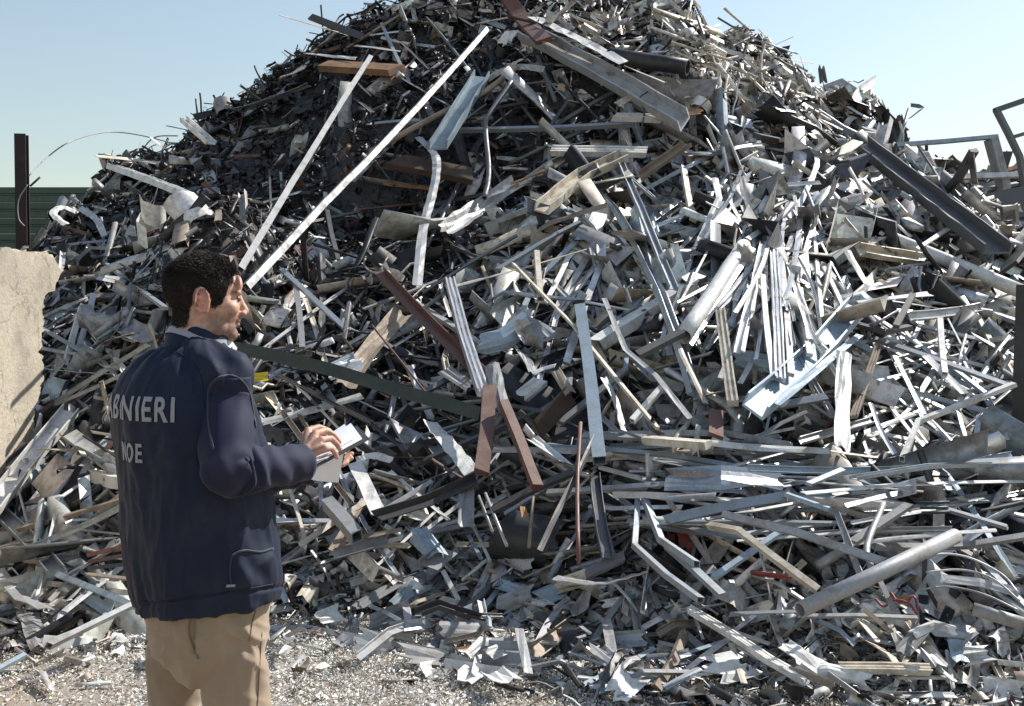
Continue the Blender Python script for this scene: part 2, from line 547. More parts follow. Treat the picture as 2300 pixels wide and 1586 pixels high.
def scatter(r, n, x0, x1, y0, y1, keep):
    x = r.uniform(x0, x1, n); y = r.uniform(y0, y1, n)
    k = keep(x, y) > r.random(n)
    return x[k], y[k]


def seen(x, y):
    """inside the frame (with a margin for a step to the side) and on the front of the heap"""
    u, v = project(np.stack([x, y, heap(x, y)], -1))
    return ((u > -500) & (u < 2800) & (v < 1900)).astype(float)


bits = Bits()
# the packed dark mass below the loose pieces
hx = np.arange(-14, 18.01, 0.14); hy = np.arange(4.0, 20.01, 0.14)
HX, HY = np.meshgrid(hx, hy)
HZ = heap(HX, HY) - 0.07 + 0.05 * vnoise(HX / 0.16, HY / 0.16, 21)
HZ = np.where(heap(HX, HY) < 0.03, -0.35, HZ)
core_v = np.stack([HX, HY, HZ], -1).reshape(-1, 3)
nxh, nyh = len(hx), len(hy)
ii, jj = np.meshgrid(np.arange(nxh - 1), np.arange(nyh - 1))
b0 = (jj * nxh + ii).ravel()
core_f = np.stack([b0, b0 + 1, b0 + nxh + 1, b0 + nxh], -1)
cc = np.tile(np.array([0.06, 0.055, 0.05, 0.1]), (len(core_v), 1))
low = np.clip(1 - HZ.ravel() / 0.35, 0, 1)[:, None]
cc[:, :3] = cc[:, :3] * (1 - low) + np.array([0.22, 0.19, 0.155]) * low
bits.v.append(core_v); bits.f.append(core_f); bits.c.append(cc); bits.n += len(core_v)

r1 = np.random.default_rng(11)
x, y = scatter(r1, 62000, -8.5, 9.5, 4.2, 13.9, lambda x, y: seen(x, y) * (heap(x, y) > 0.02) * np.interp(y, [4, 7, 10, 13.9], [0.75, 0.7, 0.8, 1.0]))
small_scrap(bits, x, y, r1)
x, y = scatter(r1, 15000, -8, 9, 4.6, 13.6, lambda x, y: seen(x, y) * (heap(x, y) > 0.10))
small_scrap(bits, x, y, r1, size=1.75, lift=(0.0, 0.13))
# long slim bars and strips through the middle, the right and the lower part
x, y = scatter(r1, 9000, -4, 9, 4.8, 12.5, lambda x, y: seen(x, y) * (heap(x, y) > 0.15) * np.clip(1 - zone_weights(x, y, heap(x, y))[..., 0] * 1.5, 0.0, 1) * 0.5)
small_scrap(bits, x, y, r1, lift=(0.0, 0.11), slim=(0.45, 1.25))
# bits poking up along the crest
x, y = scatter(r1, 5200, -6.5, 7, 13.1, 13.8, lambda x, y: np.ones_like(x))
small_scrap(bits, x, y, r1, size=1.25, lift=(-0.02, 0.14))
x, y = scatter(r1, 420, -6.2, 6, 13.0, 13.7, lambda x, y: np.ones_like(x))
small_scrap(bits, x, y, r1, lift=(0.0, 0.22), slim=(0.3, 0.9))
# finer offcuts along the foot
x, y = scatter(r1, 30000, -3.2, 6.0, 3.7, 6.6, lambda x, y: np.exp(-((y - np.interp(x, TOX, TOY) - 0.1) / np.where(x < 0, 0.6, 0.8)) ** 2) * seen(x, y) * np.where(x < -0.4, 0.45, 1.0))
small_scrap(bits, x, y, r1, size=0.62, lift=(0.0, 0.05))
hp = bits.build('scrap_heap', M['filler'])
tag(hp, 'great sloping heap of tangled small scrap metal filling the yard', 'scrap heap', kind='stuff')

# glittering turnings strewn on the earth
sh = Bits()
r2 = np.random.default_rng(5)
x = r2.uniform(-3.4, 3.2, 260000); y = r2.uniform(3.5, 6.4, 260000)
p = np.exp(-((y - np.interp(x, [-3.4, -1.6, 0, 1.4, 3.2], [5.1, 4.75, 4.5, 4.2, 3.9])) / np.interp(x, [-3.4, -1.6, 0.3, 3.2], [0.28, 0.62, 0.85, 0.5])) ** 2)
p *= 0.75 + 0.5 * (vnoise(x / 0.35, y / 0.3, 9) > -0.25)
k = p > r2.random(len(x))
x, y = x[k], y[k]
z = np.maximum(heap(x, y), 0.0)
no = heap_n(x, y)
for j, tpl in enumerate([T_curl(r2, 4) for _ in range(5)] + [T_sheet(r2, 2, 0.3) for _ in range(3)] + [T_strip(r2, 1, 0.2) for _ in range(3)]):
    a = np.arange(len(x)) % 11 == j
    n = a.sum()
    X, Y, Z = frames(r2, n, no[a], None, 0.5)
    ln = r2.uniform(0.006, 0.019, n)
    sc = np.stack([ln, ln * (0.5 if j < 8 else 0.3), ln], -1)
    tanness = np.clip((x[a] + 0.2) / 1.6, 0, 1)
    c1 = palette(r2, n, dict(alu=1.5, pale=3.5, white=2, galv=1, cream=1.5))
    c2 = palette(r2, n, dict(tan=3, cream=3, brown=0.6, pale=2.5, alu=0.8, rust=0.2))
    pick = (r2.random(n) < tanness * 0.5)[:, None]
    sh.add_template(tpl, np.stack([x[a], y[a], z[a] + r2.uniform(0.002, 0.03, n)], -1), X, Y, Z, sc, np.where(pick, c2, c1) * np.array([1.3, 1.3, 1.28, 0.2]))
so = sh.build('metal_turnings', M['filler'])
tag(so, 'glittering carpet of fine metal turnings on the earth in front of the heap', 'metal shavings', kind='stuff')
# ------------------------------------------------------------------ single pieces of scrap
SEC = {
    'tube': [(-.5, -.5), (.5, -.5), (.5, .5), (-.5, .5)],
    'bar': [(-.5, -.3), (.5, -.3), (.5, .3), (-.5, .3)],
    'plank': [(-.5, -.14), (.5, -.14), (.5, .14), (-.5, .14)],
    'angle': [(-.5, .55), (-.5, -.05), (.5, -.05), (.5, .04), (-.42, .04), (-.42, .55)],
    'channel': [(-.5, .42), (-.5, -.1), (.5, -.1), (.5, .42), (.42, .42), (.42, -.01), (-.42, -.01), (-.42, .42)],
    'profile': [(-.5, -.3), (.5, -.3), (.5, .3), (.34, .3), (.34, .12), (.10, .12), (.10, .26), (-.10, .26), (-.10, .12), (-.34, .12), (-.34, .3), (-.5, .3)],
    'beam': [(-.5, -.5), (.5, -.5), (.5, -.38), (.07, -.38), (.07, .38), (.5, .38), (.5, .5), (-.5, .5), (-.5, .38), (-.07, .38), (-.07, -.38), (-.5, -.38)],
    'pipe': [(.5 * math.cos(a), .5 * math.sin(a)) for a in np.linspace(0, 2 * math.pi, 15)[:-1]],
    'rod': [(.5 * math.cos(a), .5 * math.sin(a)) for a in np.linspace(0, 2 * math.pi, 7)[:-1]],
}
HOLLOW = {'tube', 'pipe'}


def resample(P, step):
    P = np.asarray(P, float)
    out = [P[0]]
    for a, b in zip(P[:-1], P[1:]):
        n = max(1, int(np.linalg.norm(b - a) / step))
        for i in range(1, n + 1): out.append(a + (b - a) * i / n)
    return np.array(out)


def spline(P, n):
    """smooth curve through the points"""
    P = np.asarray(P, float)
    if len(P) < 3: return resample(P, 0.1)
    Q = np.vstack([2 * P[0] - P[1], P, 2 * P[-1] - P[-2]])
    out = []
    for i in range(1, len(Q) - 2):
        for t in np.linspace(0, 1, n, endpoint=False):
            a, b, c, d = Q[i - 1], Q[i], Q[i + 1], Q[i + 2]
            out.append(0.5 * (2 * b + (c - a) * t + (2 * a - 5 * b + 4 * c - d) * t * t + (3 * b - a - 3 * c + d) * t ** 3))
    out.append(P[-1])
    return np.array(out)


def path_frames(P, N0, twist=0.0):
    T = np.gradient(P, axis=0)
    T /= np.linalg.norm(T, axis=1, keepdims=True) + 1e-12
    Us, Vs = [], []
    nv = np.asarray(N0, float)
    for i, t in enumerate(T):
        nv = nrm(nv - t * nv.dot(t))
        u = np.cross(t, nv)
        a = twist * i / max(1, len(P) - 1)
        c, s = math.cos(a), math.sin(a)
        Us.append(u * c + nv * s); Vs.append(nv * c - u * s)
    return T, np.array(Us), np.array(Vs)


def sweep_mesh(name, P, sec, w, N0, r, dent=0.0, twist=0.0, hollow=False, ends=(1, 1), smooth=False, cut=0.0):
    """a closed section swept along P; returns mesh, offset"""
    P = np.asarray(P, float)
    T, U, V = path_frames(P, N0, twist)
    sec = np.asarray(sec, float); n = len(sec)
    ww = np.broadcast_to(np.asarray(w, float), (len(P),)).copy()
    ring = P[:, None] + (sec[None, :, 0:1] * U[:, None] + sec[None, :, 1:2] * V[:, None]) * ww[:, None, None]
    if dent:
        ring[1:-1] += r.normal(0, 1, (len(P) - 2, 1, 3)) * dent * 0.7 + r.normal(0, 1, (len(P) - 2, n, 3)) * dent * 0.5
    if cut:   # ends sawn or torn off at a slant
        for e, sgn in ((0, 1), (-1, -1)):
            ring[e] += T[e] * (sec[:, 0:1] * r.uniform(-1, 1) + sec[:, 1:2] * r.uniform(-1, 1)) * ww[e] * cut
    v = ring.reshape(-1, 3).tolist(); f = []; sm = []
    m = len(P)
    for i in range(m - 1):
        for k in range(n):
            f.append((i * n + k, i * n + (k + 1) % n, i * n + n + (k + 1) % n, i * n + n + k)); sm.append(smooth)
    for e, base in ((0, 0), (1, (m - 1) * n)):
        idx = [base + k for k in range(n)]
        if hollow:
            cen = ring[0 if e == 0 else -1].mean(0)
            tdir = T[0] if e == 0 else -T[-1]
            o1 = len(v)
            v += [(cen + (np.array(v[q]) - cen) * 0.82).tolist() for q in idx]
            o2 = len(v)
            dp = min(0.25, 3 * ww[0])
            v += [(np.array(v[o1 + k]) + tdir * dp).tolist() for k in range(n)]
            for k in range(n):
                k2 = (k + 1) % n
                q = [(idx[k], idx[k2], o1 + k2, o1 + k), (o1 + k, o1 + k2, o2 + k2, o2 + k)]
                for a in q: f.append(a if e else a[::-1]); sm.append(False)
            q = tuple(o2 + k for k in range(n)); f.append(q if e else q[::-1]); sm.append(False)
        else:
            f.append(tuple(idx) if e else tuple(idx[::-1])); sm.append(False)
    me, off = mesh_from(name, v, f, recenter=True)
    me.polygons.foreach_set('use_smooth', sm)
    return me, off


def sheet_mesh(name, P, w, N0, r, crump=0.08, twist=0.0, curl=0.0, thick=0.004, rag=0.12, nv=5):
    """a sheet following P, with ragged outline, crumples and a real thickness"""
    P = np.asarray(P, float)
    T, U, V = path_frames(P, N0, twist)
    m = len(P)
    ww = np.broadcast_to(np.asarray(w, float), (m,)).copy() * (1 + r.normal(0, rag * 0.5, m))
    s = np.linspace(-0.5, 0.5, nv)
    G = P[:, None] + U[:, None] * (s[None, :, None] * ww[:, None, None])
    bendz = curl * (4 * s * s - 0.5)
    G = G + V[:, None] * (bendz[None, :, None] * ww[:, None, None] + r.normal(0, 1, (m, nv, 1)) * crump * np.mean(ww) * 0.35)
    for e in (0, -1): G[e] += T[e] * r.normal(0, rag, (nv, 1)) * np.mean(ww)
    top = G + V[:, None] * thick / 2; bot = G - V[:, None] * thick / 2
    v = np.concatenate([top.reshape(-1, 3), bot.reshape(-1, 3)]).tolist()
    o = m * nv; f = []
    for i in range(m - 1):
        for k in range(nv - 1):
            a, b, c, d = i * nv + k, i * nv + k + 1, (i + 1) * nv + k + 1, (i + 1) * nv + k
            f.append((a, b, c, d)); f.append((o + d, o + c, o + b, o + a))
    edge = [i * nv for i in range(m)] + [(m - 1) * nv + k for k in range(1, nv)] + [i * nv + nv - 1 for i in range(m - 2, -1, -1)] + [k for k in range(nv - 2, 0, -1)]
    for a, b in zip(edge, edge[1:] + edge[:1]): f.append((a, o + a, o + b, b))
    return mesh_from(name, v, f, recenter=True)


NAMES = {'tube': ('metal_tube', 'metal tube'), 'bar': ('metal_bar', 'metal bar'), 'plank': ('board', 'board'),
         'angle': ('angle_bar', 'angle bar'), 'channel': ('metal_channel', 'metal channel'),
         'profile': ('window_profile', 'window profile'), 'beam': ('steel_beam', 'steel beam'), 'pipe': ('metal_pipe', 'metal pipe'),
         'rod': ('metal_rod', 'metal rod'), 'flat': ('metal_strip', 'metal strip'), 'sheet': ('metal_sheet', 'metal sheet'),
         'wire': ('loose_wire', 'wire')}
LAND = [(2284, 840, 'the dark right post')]     # (pixel middle, phrase) of the pieces one can point to


def piece(kind, mat, P, w, r, up=None, bend=0, label=None, group=None, twist=0.0, curl=None, smoothpath=False, crump=None):
    mid = P[len(P) // 2]
    tocam = nrm(np.array([0, 0, CAM_H]) - mid)
    if up is None: up = r.uniform(0.1, 0.9)
    N0 = nrm(tocam * (1 - up) + np.array([0.25, -0.05, 1.0]) * up + r.normal(0, 0.12, 3))
    nm, cat = NAMES[kind]
    if smoothpath and len(P) > 2: Q = spline(P, 7)
    else: Q = resample(P, 0.22 if kind not in ('flat', 'sheet') else 0.13)
    if kind in ('rod', 'wire', 'flat', 'tube', 'bar', 'angle', 'channel') and not smoothpath and len(Q) > 2 and bend >= 0:
        wob = r.normal(0, 1, 3) * np.linalg.norm(P[-1] - P[0]) * (0.003 + 0.013 * r.random() ** 2) * (1 + bend)
        s = np.linspace(0, 1, len(Q))[:, None]
        Q = Q + np.sin(s * math.pi) * wob
    if kind == 'flat':
        me, off = sheet_mesh(nm, Q, w, N0, r, 0.10 if crump is None else crump, twist or r.normal(0, 0.25), r.uniform(-0.12, 0.12) if curl is None else curl, 0.005, 0.10, 3)
    elif kind == 'sheet':
        me, off = sheet_mesh(nm, Q, w, N0, r, 0.16 if crump is None else crump, twist or r.normal(0, 0.1), r.uniform(-0.2, 0.2) if curl is None else curl, 0.004, 0.16, 6)
    elif kind == 'wire':
        me, off = sweep_mesh(nm, Q, SEC['rod'], w, N0, r, smooth=True)
    else:
        me, off = sweep_mesh(nm, Q, SEC[kind], w, N0, r, dent=0 if kind in ('plank', 'beam') else 0.022 * np.mean(w), twist=twist,
                             hollow=kind in HOLLOW, smooth=kind in ('pipe', 'rod'), cut=0.5 if kind not in ('pipe', 'rod', 'wire') else 0.15)
    o = link(nm, me, M[mat])
    o.location = off
    return tag(o, label, cat, group)


def hero_path(pts, lift, straight=True):
    """points of a piece lying on the heap; a straight piece stays straight and rests on the bumps below it"""
    pts = np.asarray(pts, float)
    d = np.array([hit(*p) for p in pts])
    a, b = pts[0], pts[-1]
    L = np.linalg.norm(b - a) + 1e-9
    t = (pts - a) @ (b - a) / L ** 2
    dev = np.abs((pts[:, 0] - a[0]) * (b[1] - a[1]) - (pts[:, 1] - a[1]) * (b[0] - a[0])).max() / L
    if not straight or dev > 0.035 * L or (np.diff(t) <= 0).any():
        return [W(p[0], p[1], y - lift) for p, y in zip(pts, d)]
    q = np.linspace(0, 1, 15)
    h = np.array([hit(*(a + (b - a) * k)) for k in q])
    i0, i1 = 1 / (d[0] - lift), 1 / (d[-1] - lift)
    line = i0 + (i1 - i0) * q
    need = 1 / (h - 0.45 * lift - 0.03) - line
    w = np.minimum(1, np.minimum(q, 1 - q) * 6 + 0.3)
    push = min(max(0, (need * w).max()), 0.022)
    return [W(p[0], p[1], 1 / (i0 + (i1 - i0) * k + push)) for p, k in zip(pts, t)]


